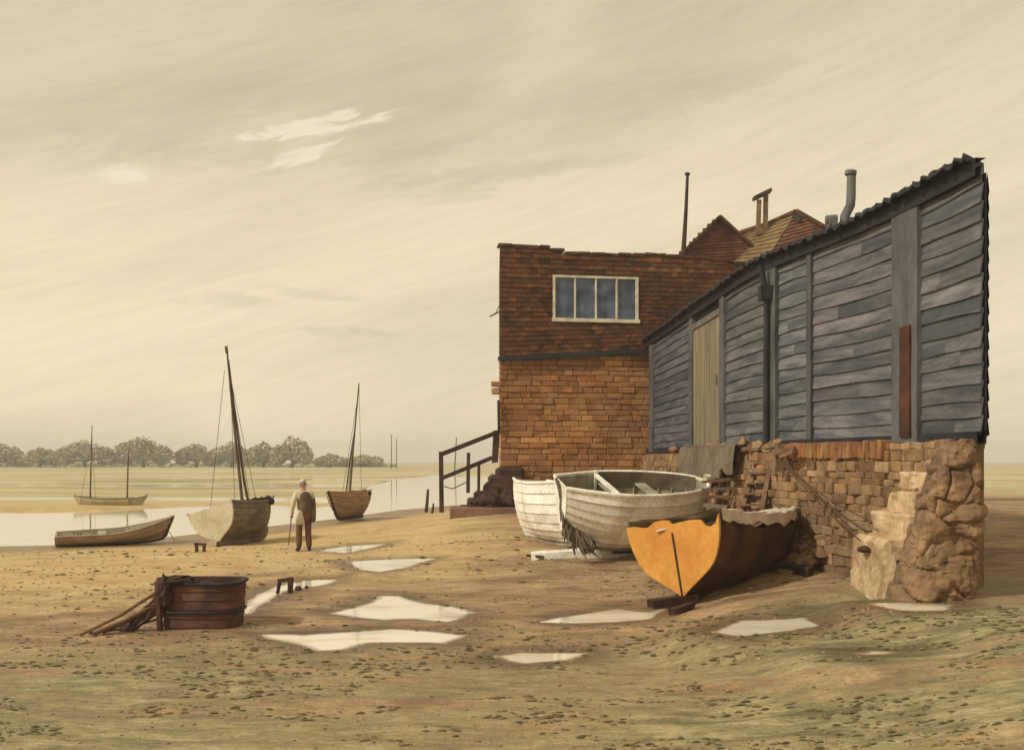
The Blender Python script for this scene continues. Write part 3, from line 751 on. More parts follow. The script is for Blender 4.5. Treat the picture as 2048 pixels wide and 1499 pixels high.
# ------------------------------------------------------------------ quay wall under the shed
qw = empty('quay_wall', (spath(SL*.5)[0]-.1, spath(SL*.5)[1], .4), 'brown rubble stone quay wall carrying the black shed', 'wall')
x_ = MB()
masonry(x_, lambda s: spath(s), .0, SL-.35, lambda s: gz(*smooth_path(s))-.25, lambda s: 2.45-.10*(s < SL*.55), .14, .26, .40, .18, .050, .26, .07, -.004, batter=.20)
x_.build('stone_face', M['stone'], qw)
x_ = MB(); fr = [wpt(s, .10, 0) for s in np.linspace(0, SL-.15, 24)]; bkp = [backpt(s) for s in np.linspace(0, SL-.15, 24)]
x_.prism([(p.x, p.y, -.6) for p in fr+bkp[::-1]], (0, 0, 3.0)); x_.build('wall_core', M['stone_joint'], qw)
x_ = MB(); ct = [wpt(s, .14, 2.38) for s in np.linspace(0, SL-.4, 24)]; cb = [wpt(s, .50, .2) for s in np.linspace(0, SL-.4, 24)]
x_.grid([[a_, b_2] for a_, b_2 in zip(ct, cb)]); x_.build('bedding', M['stone_joint'], qw, fix=False)
x_ = MB(); s = s_at(1585)
while s < s_at(1795):
    l = .12; x, y, nx_, ny_ = spath(s+l/2)
    x_.stone((x+nx_*.12, y+ny_*.12, 2.36), (l-.01, .34, .27+random.uniform(-.02,.02)), Matrix.Rotation(math.atan2(ny_, nx_)+math.pi/2, 3, 'Z') @ Matrix.Rotation(R(random.uniform(-8, 14)), 3, 'Y'), (.95+random.uniform(-.15,.2), .80, .66), .12, .1); s += l
x_.build('brick_on_edge_coping', M['stone'], qw)
x_ = MB()
for i in range(26):
    s = s_at(random.choice([random.uniform(1490, 1590), random.uniform(1320, 1590)])); x, y, nx_, ny_ = spath(s)
    x_.blob((x+nx_*random.uniform(.15,.3), y+ny_*random.uniform(.15,.3), 2.40+random.uniform(0, .14)), (random.uniform(.08,.2), random.uniform(.08,.2), random.uniform(.06,.14)), 1, .4, 1.7, tone(.3, .1), i)
x_.build('loose_rubble', M['stone'], qw)

# ------------------------------------------------------------------ stone steps and rock buttress at the right
st0 = empty('stone_steps', (4.9, 13.3, .4), 'flight of pale worn stone steps climbing to the right up the quay wall', 'steps')
steps = [((1700,1765), 1190, 1078), ((1733,1815), 1078, 1030), ((1765,1850), 1030, 986), ((1790,1878), 986, 944), ((1806,1902), 944, 904)]
Dn, Df = 13.0, 14.3
zs = [CZ-(t_[2]-HZ)/F*Dn for t_ in steps]
for i, ((pa, pb), yb, yt) in enumerate(steps):
    xn = (pb-1024)/F*Dn; zt_ = zs[i]; x1 = min(xn+1.0, 5.85)
    mb = MB(); z0 = (gz(xn, 13)-.3) if i == 0 else zs[i-1]-.06
    w_ = x1-xn
    mb.stone(((xn+x1)/2, (Dn+Df)/2+.02*i, (z0+zt_)/2), (w_, Df-Dn+random.uniform(-.06, .06), zt_-z0), Matrix.Rotation(R(random.uniform(-2.5, 2.5)), 3, 'Z'), (1+random.uniform(-.1,.06),)*3, .07, .06)
    o = mb.build('step', M['step'], st0, None); bm = bmesh.new(); bm.from_mesh(o.data)
    bmesh.ops.subdivide_edges(bm, edges=[e for e in bm.edges if e.calc_length() > .12], cuts=14, use_grid_fill=True); bmesh.ops.triangulate(bm, faces=[f for f in bm.faces if len(f.verts) > 4]); bm.normal_update()
    for v in bm.verts:
        q = v.co*2.2; dd, _ = mnoise.voronoi(q*1.3); v.co += v.normal*(.030*mnoise.fractal(v.co*5+Vector((i*3,0,0)), .9, 2.1, 5)-.022*math.exp(-(dd[1]-dd[0])*16))
    bm.to_mesh(o.data); bm.free(); [setattr(p, 'use_smooth', True) for p in o.data.polygons]; o.data.set_sharp_from_angle(angle=R(38))
bt = MB(); rows = []; zg = gz(5.4, 12.3)
nzr, nth = 170, 220
for i in range(nzr+1):
    f = i/nzr; z = zg-.15+(2.47-zg+.15)*min(f/.95, 1); k_ = 1.0 if f < .95 else math.cos((f-.95)/.05*math.pi/2)*.98+.02
    stp = min(1, math.floor(f*6+.15)/6+.03); ff = .55*f+.45*stp
    xl = 4.80+.74*ff; xr = 5.47+.40-.03*math.sin(f*7+1); yc, ry = 12.74, .36
    r2 = []
    for j in range(nth):
        a_ = 2*math.pi*j/nth; ca_, sa_ = math.cos(a_), math.sin(a_); e = .45
        cx_ = (xl+xr)/2; hx = (xr-xl)/2
        p = Vector((cx_+hx*math.copysign(abs(ca_)**e, ca_)*k_, yc+ry*math.copysign(abs(sa_)**e, sa_)*k_, z))
        wv = Vector((mnoise.noise(p*2.3), mnoise.noise(p*2.3+Vector((9,0,0))), mnoise.noise(p*2.3+Vector((0,9,0)))))*.22
        q = (p+wv)*2.0; q.z *= 1.35; q.x += .37
        ds, _ = mnoise.voronoi(q); cr = ds[1]-ds[0]
        cell = mnoise.noise(_[0]*3.1)*.07
        dsp = cell-.075*math.exp(-cr*11)+.05*mnoise.fractal(p*4.0, .8, 2.1, 6)+.07*mnoise.noise(p*1.3)
        nn_ = Vector((ca_, sa_, 0)); r2.append(p+nn_*dsp*max(k_, .3)*(1.0 if sa_ < .3 else .4))
    rows.append(r2)
cols_ = [[1.0]*(nzr+1) for _ in range(nth)]
bt.grid([[rows[i][j] for i in range(nzr+1)] for j in range(nth)], close_u=True)
tag(bt.build('rock_buttress', M['rock'], None, 32), 'brown lumpy rock buttress closing the right end of the quay wall', 'rock')

# ------------------------------------------------------------------ roofs behind
def tiled(mb, a, b, c, d, rows, cols=None):
    """lapped courses over quad a-b (bottom) to d-c (top)"""
    a, b, c, d = map(Vector, (a, b, c, d)); nn = (b-a).cross(d-a).normalized()
    if nn.y > 0: nn = -nn
    for i in range(rows):
        f0, f1 = i/rows, (i+1.15)/rows; f1 = min(f1, 1.0)
        L0, R0 = a.lerp(d, f0), b.lerp(c, f0); L1, R1 = a.lerp(d, f1), b.lerp(c, f1)
        n = max(1, int((R0-L0).length/.3)); tt = 1+random.uniform(-.12, .1)
        for k in range(n):
            g0, g1 = k/n, (k+1)/n; o1 = .07+random.uniform(-.01, .012); q = tone(.14, .05); q = tuple(v*tt for v in q)
            p = [L0.lerp(R0, g0)+nn*o1, L0.lerp(R0, g1)+nn*o1, L1.lerp(R1, g1)+nn*.02, L1.lerp(R1, g0)+nn*.02]
            mb.add(p+[p[0]-nn*.05, p[1]-nn*.05], [(0,1,2,3),(0,4,5,1)], q)
def house(label, apexp, leftp, rightp, D, depth, lm, fm, rows=9):
    ap, le, ri = P(*apexp, D), P(*leftp, D), P(*rightp, D)
    h = empty('tiled_house', (ap.x, D, .5), label, 'house', 'roofs behind the brick building')
    x_ = MB(); zb = min(le.z, ri.z)-.6
    x_.prism([(le.x, D+.05, 0), (ri.x, D+.05, 0), (ri.x, D+.05, ri.z), (ap.x, D+.05, ap.z-.05), (le.x, D+.05, le.z)], (0, depth, 0)); x_.build('wall', M['roof_tile'], h)
    return h, ap, le, ri
# gable house
h1, ap, le, ri = house('tile hung gable with notched left verge rising behind the brick parapet', (1437,437), (1345,525), (1520,513), 38.5, 5, None, None)
x_ = MB()
for i in range(14):
    f0, f1 = i/14, (i+1.1)/14; f1 = min(f1, 1)
    a_, b_2 = le.lerp(ap, f0), ri.lerp(ap, f0); c_2, d_2 = ri.lerp(ap, f1), le.lerp(ap, f1)
    lo_ = min(le.z, ri.z)
    n = max(1, int((b_2.x-a_.x)/.3)); t0 = 1+random.uniform(-.15, .12)
    for k in range(n):
        q0 = a_.lerp(b_2, k/n); q1 = a_.lerp(b_2, (k+1)/n); q2 = d_2.lerp(c_2, (k+1)/n); q3 = d_2.lerp(c_2, k/n)
        o_ = Vector((0, -.08+random.uniform(-.01, .01), 0)); tt = tuple(v*t0 for v in tone(.12, .05))
        x_.add([q0+o_, q1+o_, q2+Vector((0,-.02,0)), q3+Vector((0,-.02,0)), q0+Vector((0,.05,0)), q1+Vector((0,.05,0))], [(0,1,2,3),(0,4,5,1)], tt)
x_.build('tile_hanging', M['roof_tile'], h1)
x_ = MB()
for q in (le, ri):
    x_.bar(q+(q-ap).normalized()*.1+Vector((0,-.2,.02)), ap+Vector((0,-.2,.04)), .3, .09, .01)
for k in range(9):
    q = le.lerp(ap, .08+k*.1); x_.box(q+Vector((-.02,-.3,.02)), (.16,.14,.12), None, (1,1,1), .02)
x_.build('verge', M['coping'], h1)
# hipped house
h2 = empty('hipped_house', (9.5, 38, .5), 'hipped roof with left slope coloured sunlit yellow and dark right slope behind the shed', 'house', 'roofs behind the brick building')
D1, D2 = 40.5, 37.0
r0, r1 = P(1487, 468, D1), P(1592, 429, D2+.8)
e0, e1 = P(1440, 540, D1-1.5), P(1520, 545, D2-1.5)
e2 = P(1705, 490, D2+.2); e1b = P(1522, 545, D2-1.5)
x_ = MB(); tiled(x_, e0, e1, r1, r0, 12); x_.build('left_slope', M['roof_tan'], h2)
x_ = MB(); tiled(x_, e1b, e2, r1+Vector((.05,0,0)), r1-Vector((.03,0,0)), 14); x_.build('right_slope', M['roof_tile'], h2)
x_ = MB()
bkx = Vector((2.0, 5, 0))
vs = [e0, e1, e2, r0, r1, e2+Vector((0,5,0)), e0+Vector((0,5,0))]
vsb = [Vector((v.x, v.y, 0)) for v in (e0, e1, e2, e2+Vector((0,5,0)), e0+Vector((0,5,0)))]
x_.add([v-Vector((0,0,.06)) for v in vs]+vsb, [(0,1,4,3),(1,2,4),(2,5,4),(5,6,3,4),(6,0,3),(0,7,8,1),(1,8,9,2),(2,9,10,5),(5,10,11,6),(6,11,7,0),(7,11,10,9,8)]); x_.build('wall', M['roof_tile'], h2)
x_ = MB(); x_.tube([r0+Vector((-.1,0,.05)), r0.lerp(r1, .5)+Vector((0,0,.03)), r1+Vector((0,0,.1))], .11, 8); x_.tube([r1+Vector((0,0,.1)), r1.lerp(e2, .5)+Vector((0,-.05,.08)), e2], [.13,.1,.09], 8); x_.build('ridge_tiles', M['coping'], h2)
x_ = MB(); x_.tube([P(1591, 432, D2+.6), P(1600, 444, D2+.4)], [.16,.08], 6); x_.build('ridge_end', M['board_dark'], h2)
# timber stack with a slanting cap
hs = empty('timber_flue', P(1522, 460, 38.6), 'narrow two legged timber flue with slanting cap on the yellow roof slope', 'flue')
for px, y0 in ((1517, 400), (1531, 390)):
    x_ = MB(); x_.bar(P(px-1, 470, 38.6), P(px+1, y0, 38.6), .16, .16, .01); x_.build('leg', M['roof_tan'] if px < 1520 else M['wood_mid'], hs)
x_ = MB(); x_.bar(P(1507, 397, 38.6), P(1541, 381, 38.6), .4, .13, .02); x_.build('cap', M['wood_dark'], hs)
x_ = MB(); x_.tube([P(1366, 515, 37.5), P(1369, 470, 37.5), P(1372, 420, 37.5), P(1375, 350, 37.5)], [.10,.085,.07,.055], 8); x_.tube([P(1374.5, 350, 37.5), P(1375, 346, 37.5)], .1, 8)
tag(x_.build('flagpole', M['wood_dark'], None, 40), 'thin dark pole standing left of the tiled gable', 'pole')

# ------------------------------------------------------------------ boats
def bezier_q(a, b, t_): return a+(b-a)*t_
class Hull:
    """t: 0 stern .. 1 bow along +X, keel near z=0; local frame"""
    def __init__(s, L_, beam, depth, tb=.75, sheer=(.15, .28), rocker=.06, q=(2.6, 1.1, 2.0), n=8, lap=.02, rake=.25, nst=22, midx=.45, srake=.0, sternk=.0):
        s.L, s.B, s.H, s.tb, s.sh, s.rk, s.q, s.n, s.lap, s.rake, s.nst, s.mx, s.sr, s.sk = L_, beam, depth, tb, sheer, rocker, q, n, lap, rake, nst, midx, srake, sternk
    nk = 0; bp = .75
    def S(s, t_, u, off=0.0):
        if t_ < s.mx: k = s.tb+(1-s.tb)*math.sin(math.pi/2*t_/s.mx)
        else: k = math.cos(math.pi/2*((t_-s.mx)/(1-s.mx)))**s.bp if t_ < 1 else 0
        k = max(k, .012); b = s.B/2*k
        sheer = s.H+s.sh[0]*(1-t_)**2*2*(t_ < 2)*(max(0, .5-t_)*2) + s.sh[1]*max(0, (t_-.4)/.6)**2
        keel = s.rk*max(0, (t_-.75)/.25)**2*3 + s.sk*max(0, (.35-t_)/.35)**2
        q = np.interp(t_, [0, .35, .6, 1], [s.q[0], s.q[1], s.q[1], s.q[2]])
        th = u*math.pi/2
        nk = s.nk*max(0, 1-t_/.55); neck = 1-nk*(1-float(ss(0, .62, u)))
        y = b*(math.sin(th)**q)*neck; z = keel+(sheer-keel)*(1-math.cos(th))**(.93)
        x = s.L*t_ + s.rake*max(0, (t_-.7)/.3)**1.5*((1-math.cos(th))-.5)*1.0 - s.sr*(1-t_)**3*(1-math.cos(th))
        # section normal by finite difference
        th2 = min(u+.02, 1.02)*math.pi/2; th1 = max(u-.02, 0)*math.pi/2
        dy = b*neck*(math.sin(min(th2, math.pi/2))**q-math.sin(th1)**q); dz = (sheer-keel)*((1-math.cos(th2))-(1-math.cos(th1)))
        l = math.hypot(dy, dz)+1e-6; ny, nz_ = dz/l, -dy/l
        return (x, y+ny*off, z+nz_*off)
    def build(s, root, mo, mi, name='hull', tintf=None, bite=None):
        T = [i/s.nst for i in range(s.nst+1)]
        for side in (1, -1):
            mb = MB()
            for (pts_off) in ('out',):
                rows = []
                for t_ in T:
                    r = []
                    for i in range(s.n):
                        for (uu, oo) in ((i/s.n, s.lap if i else .0), ((i+.86)/s.n, .12*s.lap), ((i+1)/s.n, .0)):
                            if bite: uu = min(uu, bite(t_, side))
                            x, y, z = s.S(t_, uu, oo); r.append(Vector((x, side*max(y, .004), z)))
                    for i in range(s.n, -1, -1):
                        uu = i/s.n
                        if bite: uu = min(uu, bite(t_, side))
                        x, y, z = s.S(t_, uu, -.022); r.append(Vector((x, side*max(y, .002), z)))
                    rows.append(r)
                mb.grid(rows)
            nv = s.n*4+1
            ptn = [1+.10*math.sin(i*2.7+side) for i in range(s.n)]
            mb.c = [(lambda j: ((ptn[j//3]*(1, .98, .30)[j % 3],)*3 if j < s.n*3 else (1,1,1)))(k % nv) for k in range(len(mb.v))]  # plank tones; top edges painted dark for the shade under each lap
            o = mb.build('side_planking', mo, root, 30)
            o.data.materials.append(mi)
            # inner faces use the inner material
            for p in o.data.polygons:
                if min(v % nv for v in p.vertices) >= s.n*3-1 and (max(v % nv for v in p.vertices) > s.n*3): p.material_index = 1
        return s
    def gunwale(s, root, m_, r=.03, sides=(1, -1), t0=0, t1=1, name='gunwale'):
        for side in sides:
            mb = MB(); pts = []
            for i in range(25):
                t_ = t0+(t1-t0)*i/24; x, y, z = s.S(t_, 1, .012); pts.append((x, side*y, z+.01))
            mb.tube(pts, r, 6, flat=1.0); mb.build(name, m_, root, 40)
    def transom(s, root, m_, th=.05, jag=None, name='transom', line=None):
        rim = []; N_ = 14
        top = [s.S(0, 1)]
        for i in range(N_+1):
            x, y, z = s.S(0, 1-i/N_, .012); rim.append((x-.012, y, z))
        for i in range(1, N_+1):
            x, y, z = s.S(0, i/N_, .012); rim.append((x-.012, -y, z))
        if jag:
            yl, zl = rim[-1][1], rim[-1][2]; ex = rim[-1][0]
            for f, dz in jag: rim.append((ex, yl+(rim[0][1]-yl)*f, zl+dz))
        mb = MB(); n = len(rim); c = None
        # triangulated fan-free n-gon: let bmesh triangulate
        mb.prism([Vector(p) for p in rim], (th, 0, 0)); o = mb.build(name, m_, root)
        bm = bmesh.new(); bm.from_mesh(o.data); bmesh.ops.triangulate(bm, faces=[f for f in bm.faces if len(f.verts) > 4]); bm.to_mesh(o.data); bm.free()
        return o
    def keel(s, root, m_, w=.06, d_=.09, name='keel', ext=0.0):
        mb = MB(); rows = []
        for i in range(25):
            t_ = i/24; x, y, z = s.S(t_, 0); rows.append([Vector((x, -w/2, z+.04)), Vector((x, -w/2, z-d_)), Vector((x, w/2, z-d_)), Vector((x, w/2, z+.04))])
        mb.grid(rows); mb.f += [(0,1,2,3), (99,98,97,96)]; mb.build(name, m_, root)
    def stem(s, root, m_, w=.05, name='stem', up=.08):
        mb = MB(); rows = []
        for i in range(13):
            u_ = i/12; x, y, z = s.S(1, u_); k = up*(i == 12)
            rows.append([Vector((x-.06, -w/2, z+k)), Vector((x+.05, -w*.35, z+k)), Vector((x+.05, w*.35, z+k)), Vector((x-.06, w/2, z+k))])
        mb.grid(rows); mb.f += [(0,1,2,3), (51,50,49,48)]; mb.build(name, m_, root)
    def thwart(s, root, m_, t_, z=.72, w=.22, name='thwart'):
        mb = MB(); x, y, zz = s.S(t_, .85, -.03); mb.box((x, 0, s.H*z), (w, 2*y*.96, .04), None, None, .004); mb.build(name, m_, root)
    def ribs(s, root, m_, ts):
        for side in (1, -1):
            mb = MB()
            for t_ in ts:
                pts = [];
                for i in range(9):
                    u_ = .12+.88*i/8; x, y, z = s.S(t_, u_, -.04); pts.append((x, side*y, z))
                mb.tube(pts, .018, 5)
            mb.build('ribs', m_, root)
def boat(label, loc, heading, heel, pitch, cat='boat', name='rowing_boat', group=None):
    """heading: direction of the bow in plan (degrees from +X, anticlockwise); heel >0 leans to port"""
    r = empty(name, (0,0,0), label, cat, group)
    r['_p'] = 1; del r['_p']
    m_ = Matrix.Translation(loc) @ Matrix.Rotation(R(heading), 4, 'Z') @ Matrix.Rotation(R(-pitch), 4, 'Y') @ Matrix.Rotation(R(-heel), 4, 'X')
    return r, m_
def place(r, m_): r.matrix_basis = m_
def heading_of(a, b): return math.degrees(math.atan2(b.y-a.y, b.x-a.x))

# --- orange transom boat
ks = G(1367, 1212); kb = G(1575, 1140)
L1 = (kb-ks).length
r_, m_ = boat('dark brown hulk with ochre orange transom and ragged pale cover, right foreground', ks+Vector((0,0,.10)), 49, 10, 1.0, name='beached_hulk')
L1 = 3.7; H1 = Hull(L1, 1.74, .98, tb=.92, sheer=(.10, .12), rocker=.10, q=(1.15, 1.2, 2.0), n=7, lap=.008, rake=.5, sternk=.03); H1.nk = .93
bite = lambda t_, side: 1.0-(.05+.04*math.sin(t_*23)+.03*math.sin(t_*51+1) if side > 0 else .07+.02*math.sin(t_*19+2)+.01*math.sin(t_*47))
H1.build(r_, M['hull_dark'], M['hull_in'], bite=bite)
H1.transom(r_, M['orange'], .05, jag=[(.04,-.13),(.10,-.17),(.15,-.15),(.19,-.05),(.30,-.03),(.42,-.04),(.50,-.05),(.53,.01),(.60,.03),(.68,.02),(.76,-.05),(.84,-.035),(.92,.0)])
H1.keel(r_, M['hull_dark'], .08, .10); H1.stem(r_, M['hull_dark'], .07, up=.05)
mb = MB(); x, y, z = H1.S(0, 0); mb.bar((-.022, 0, z-.04), (-.022, 0, 1.0), .022, .022); mb.build('stern_post', M['rust'], r_)
mb = MB(); rows = []
for i in range(22):
    f = i/21; t_ = .02+.93*f; r2 = []
    for j in range(9):
        g_ = j/8*2-1; x, y, z = H1.S(t_, .97, -.02); sag = .10*(1-g_*g_)*math.sin(f*3.1)
        r2.append(Vector((x, g_*y*1.0, H1.S(t_, 1)[2]+.10-sag+.035*mnoise.noise(Vector((x*3.0, g_*3, 2)))+.02*random.uniform(-1,1))))
    rows.append(r2)
mb.grid(rows); rows2 = [[p-Vector((0,0,.02)) for p in q] for q in rows]; mb.grid(rows2, flip=True); mb.build('canvas_cover', M['canvas'], r_, 50, fix=False)
mb = MB()
for i in range(0):
    a_ = random.uniform(.0, .35); y_ = random.uniform(-.65, .65); mb.box((a_, y_, .94+random.uniform(0,.06)), (random.uniform(.3,.6), random.uniform(.1,.2), .025), Matrix.Rotation(random.uniform(-1,1), 3, 'Z') @ Matrix.Rotation(random.uniform(-.25,.25), 3, 'Y'), None, .01)
for a_, y_, rz_, ry_ in ((.18, .25, .4, .1), (.30, -.30, -.5, -.15), (.45, .05, 1.1, .12)):
    mb = MB(); mb.box((a_, y_, 1.04), (.5, .16, .025), Matrix.Rotation(rz_, 3, 'Z') @ Matrix.Rotation(ry_, 3, 'Y'), None, .01); mb.build('loose_board', M['canvas'], r_)
for side in (1, -1):
    mb = MB(); rows = []
    for i in range(40):
        t_ = .02+.93*i/39; lowu = .95+.045*mnoise.noise(Vector((t_*9, side, 0)))+.03*mnoise.noise(Vector((t_*27, side, 5)))
        if side > 0: lowu = .97+.02*math.sin(t_*30)
        r2 = []
        for (uu, oo, dz) in ((1.0, -.05, .09), (1.0, .0, .11), (1.0, .03, .09), ((1+lowu)/2, .03, .0), (lowu, .026, .0)):
            x, y, z = H1.S(t_, uu, oo); r2.append(Vector((x, side*y, z+dz+.012*math.sin(t_*40+uu*9))))
        rows.append(r2)
    mb.grid(rows); mb.grid([[p-Vector((0, side*.012, 0)) for p in q] for q in rows], flip=True); mb.build('canvas_edge', M['canvas'], r_, 50, fix=False)
mb = MB(); mb.bar((L1*.25, -.60, 1.02), (L1*1.12, .0, 1.15), .035, .035); mb.build('boat_hook', M['hull_white'], r_)
place(r_, m_)
# chocks under it
mb = MB(); a_, b_2 = G(1300, 1216), G(1395, 1207); mb.bar(a_+Vector((0,0,.06)), b_2+Vector((0,.1,.06)), .16, .14, .02); tag(mb.build('timber_baulk', M['wood_dark']), 'dark timber baulk under the stern of the orange ended hulk', 'timber', 'baulks under the dark hulk')
mb = MB(); a_, b_2 = G(1345, 1230), G(1385, 1216); mb.bar(a_+Vector((0,0,.03)), b_2+Vector((0,.0,.05)), .10, .09, .02); tag(mb.build('timber_baulk', M['wood_dark']), 'short dark timber end poking into the puddle below the orange transom', 'timber', 'baulks under the dark hulk')
mb = MB(); a_, b_2 = G(1535, 1140), G(1622, 1152); mb.bar(a_+Vector((0,0,.07)), b_2+Vector((0,.0,.07)), .16, .14, .02); tag(mb.build('timber_baulk', M['wood_dark']), 'dark timber skid sticking out right below the bow of the dark hulk', 'timber', 'baulks under the dark hulk')

# --- white clinker boat
D_ = 20.4
kc = G(1250, 1100)
hd = 14
r_, m_ = boat('big flaking white clinker boat leaning to the viewer against the quay wall', (0,0,0), hd, 0, 0, name='clinker_boat')
H2 = Hull(3.05, 1.75, 1.32, tb=.50, sheer=(.02, .02), rocker=.02, q=(1.7, 1.05, 1.7), n=9, lap=.030, rake=.04, midx=.45, srake=.1, sternk=.35); H2.bp = .42
H2.rk = .15
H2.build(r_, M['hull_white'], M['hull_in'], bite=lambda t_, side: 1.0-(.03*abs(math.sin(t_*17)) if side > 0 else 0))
H2.gunwale(r_, M['hull_white'], .04); H2.keel(r_, M['hull_in'], .07, .10); H2.stem(r_, M['hull_white'], .18, up=.16)
H2.transom(r_, M['hull_white'], .05); H2.ribs(r_, M['hull_in'], [i/12 for i in range(1, 12)])
H2.thwart(r_, M['hull_in'], .35, .86); H2.thwart(r_, M['hull_in'], .62, .84)
# cuddy side and cross beam
mb = MB(); rows = []
for i in range(15):
    t_ = .30+.66*i/14; x, y, z = H2.S(t_, 1, -.05); rows.append([Vector((x, y, z-.30)), Vector((x, y, z+.03)), Vector((x, y-.03, z+.03)), Vector((x, y-.03, z-.30))])
mb.grid(rows); mb.build('inner_lining', M['tarp'], r_)
mb = MB(); x, y, z = H2.S(.30, 1, -.05); mb.bar((x, y-.05, z-.35), (x, y-.05, z+.08), .06, .06); mb.bar((x, -y*.9, z-.02), (x, y*.95, z-.02), .07, .06); mb.build('frame_beam', M['hull_white'], r_)
Lc = Matrix.Rotation(R(hd), 4, 'Z') @ Matrix.Rotation(R(15), 4, 'X')
m_ = Matrix.Translation(Vector((.98, 20.3, gz(2.2, 20.8)+.28))) @ Lc
place(r_, m_)
CLB = r_
# --- second white boat, bow on, left of it
r_, m_ = boat('narrower white clinker boat, bow on, left of the big white boat', (0,0,0), -58, 0, 0, name='clinker_boat')
H3 = Hull(3.0, 1.45, 1.25, tb=.6, sheer=(.05, .14), rocker=.10, q=(1.6, 1.1, 1.8), n=8, lap=.026, rake=.5)
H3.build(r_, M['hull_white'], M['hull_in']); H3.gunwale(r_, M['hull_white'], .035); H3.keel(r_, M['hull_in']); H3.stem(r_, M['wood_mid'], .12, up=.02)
H3.transom(r_, M['hull_white']); H3.ribs(r_, M['hull_in'], [i/11 for i in range(1, 11)]); H3.thwart(r_, M['hull_in'], .5, .85)
b0 = P(1135, 1080, 21.2)
m_ = Matrix.Translation(Vector((.36, 24.2, gz(.8, 22)+.12))) @ Matrix.Rotation(R(-66), 4, 'Z') @ Matrix.Rotation(R(-4), 4, 'X')
place(r_, m_)
# dark bundle and torn timbers hanging at the left end of the big white boat
x_ = MB(); q = random.Random(8)
path = [(1116,958),(1124,985),(1130,1015),(1136,1045),(1150,1072),(1178,1092)]
for i in range(46):
    f = q.random()*4.99; k = int(f); px = path[k][0]+(path[k+1][0]-path[k][0])*(f-k); py = path[k][1]+(path[k+1][1]-path[k][1])*(f-k)
    w_ = 10 if py > 1000 else 6
    a_ = P(px+q.uniform(-w_, w_), py+q.uniform(-12, 6), 19.95+q.uniform(-.10, .15)); b_2 = P(px+q.uniform(-w_, w_*2.2), py+q.uniform(14, 42), 19.9+q.uniform(-.1, .15))
    x_.tube([a_, a_.lerp(b_2, .5)+Vector((q.uniform(-.03,.03), 0, 0)), b_2], [q.uniform(.012,.04), q.uniform(.02,.05), .008], 5)
for k in range(5): x_.blob(P(path[k+1][0]+2, path[k+1][1], 20.02), (.07+.015*k, .10, .16), 2, .5, 2.4, None, k)
tag(x_.build('hanging_bundle', M['tarp']), 'ragged dark bundle of rope and torn wood hanging off the big white boat', 'bundle')
# flat pale boards beneath
sk_ = empty('upturned_punt', G(1150, 1112), 'low pale flat punt with torn planks lying on the mud below the white boats', 'boat')
a_, b_2 = G(1062, 1117), G(1262, 1108)
mb = MB(); rows = []
for i in range(15):
    f = i/14; c = a_.lerp(b_2, f); w_ = .34*math.sin(math.pi*min(.12+f*.75, .9))**.6; z_ = max(c.z, gz(c.x, c.y))
    rows.append([Vector((c.x, c.y-w_, z_-.05)), Vector((c.x, c.y-w_*.9, z_+.10+.03*math.sin(f*3))), Vector((c.x, c.y, z_+.15)), Vector((c.x, c.y+w_*.9, z_+.12)), Vector((c.x, c.y+w_, z_-.05))])
mb.grid(rows); mb.f += [(0,1,2,3,4), (74,73,72,71,70)]; mb.build('hull', M['hull_white'], sk_)
for k in range(5):
    mb = MB(); c = P(1165+k*9, 1095, a_.y+.2); mb.bar(c+Vector((-.1,-.1,-.15)), c+Vector((.05+.05*k, .1, .12+.06*k)), .14, .03, .02); mb.build('plank', M['hull_white'], sk_)
mb = MB(); mb.bar(a_+Vector((-.1,-.1,.08)), a_+Vector((.25,-.2,.05)), .05, .05, .01); mb.build('rubbing_strake', M['wood_dark'], sk_)
mb = MB(); mb.bar(b_2+Vector((-1.0,-.36,.06)), b_2+Vector((.2,-.36,.08)), .05, .05, .01); mb.build('rubbing_strake', M['wood_dark'], sk_)

# --- masted boat, pale transom, left
ks = G(447, 1092); kb = G(545, 1055); 
hd4 = 75
r_, m_ = boat('grey hulled sailing boat with pale transom and leaning mast, stern towards the viewer', ks+Vector((0,0,.10)), 68, -14, 1.0, name='sailing_boat', group='masted boats on the beach')
H4 = Hull(2.8, 1.52, .80, tb=.86, sheer=(.06, .14), rocker=.1, q=(1.15, 1.2, 2.0), n=8, lap=.010, rake=.4); H4.nk = .93
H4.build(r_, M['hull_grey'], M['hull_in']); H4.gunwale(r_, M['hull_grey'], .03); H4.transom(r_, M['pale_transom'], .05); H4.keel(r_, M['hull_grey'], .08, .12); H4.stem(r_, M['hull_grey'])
mb = MB(); rows = [[Vector((H4.S(.02+.9*i/12, .99)[0], g_*H4.S(.02+.9*i/12, .99)[1]*.97, H4.S(.02+.9*i/12, 1)[2]-.04)) for g_ in (-1, 0, 1)] for i in range(13)]
mb.grid(rows, col=(1,1,1)); mb.build('deck', M['hull_in'], r_, fix=False)
MT = Matrix.Translation(ks+Vector((-.12,0,.10))) @ Matrix.Rotation(R(hd4), 4, 'Z') @ Matrix.Rotation(R(-17), 4, 'X')
inv = MT.inverted()
def lp(px, py, D): return inv @ P(px, py, D)
D4 = ks.y+1.2
mb = MB(); mb.tube([lp(486, 1022, D4), lp(480, 960, D4), lp(466, 830, D4), lp(454, 700, D4)], [.045,.042,.034,.022], 8); mb.tube([lp(454, 706, D4), lp(452, 692, D4)], .045, 6); mb.build('mast', M['spar'], r_, 40)
mb = MB(); mb.tube([lp(497, 1006, D4+.1), lp(488, 960, D4+.05), lp(473, 850, D4+.03), lp(457, 720, D4)], [.035,.035,.03,.02], 7); mb.build('gaff', M['spar'], r_, 40)
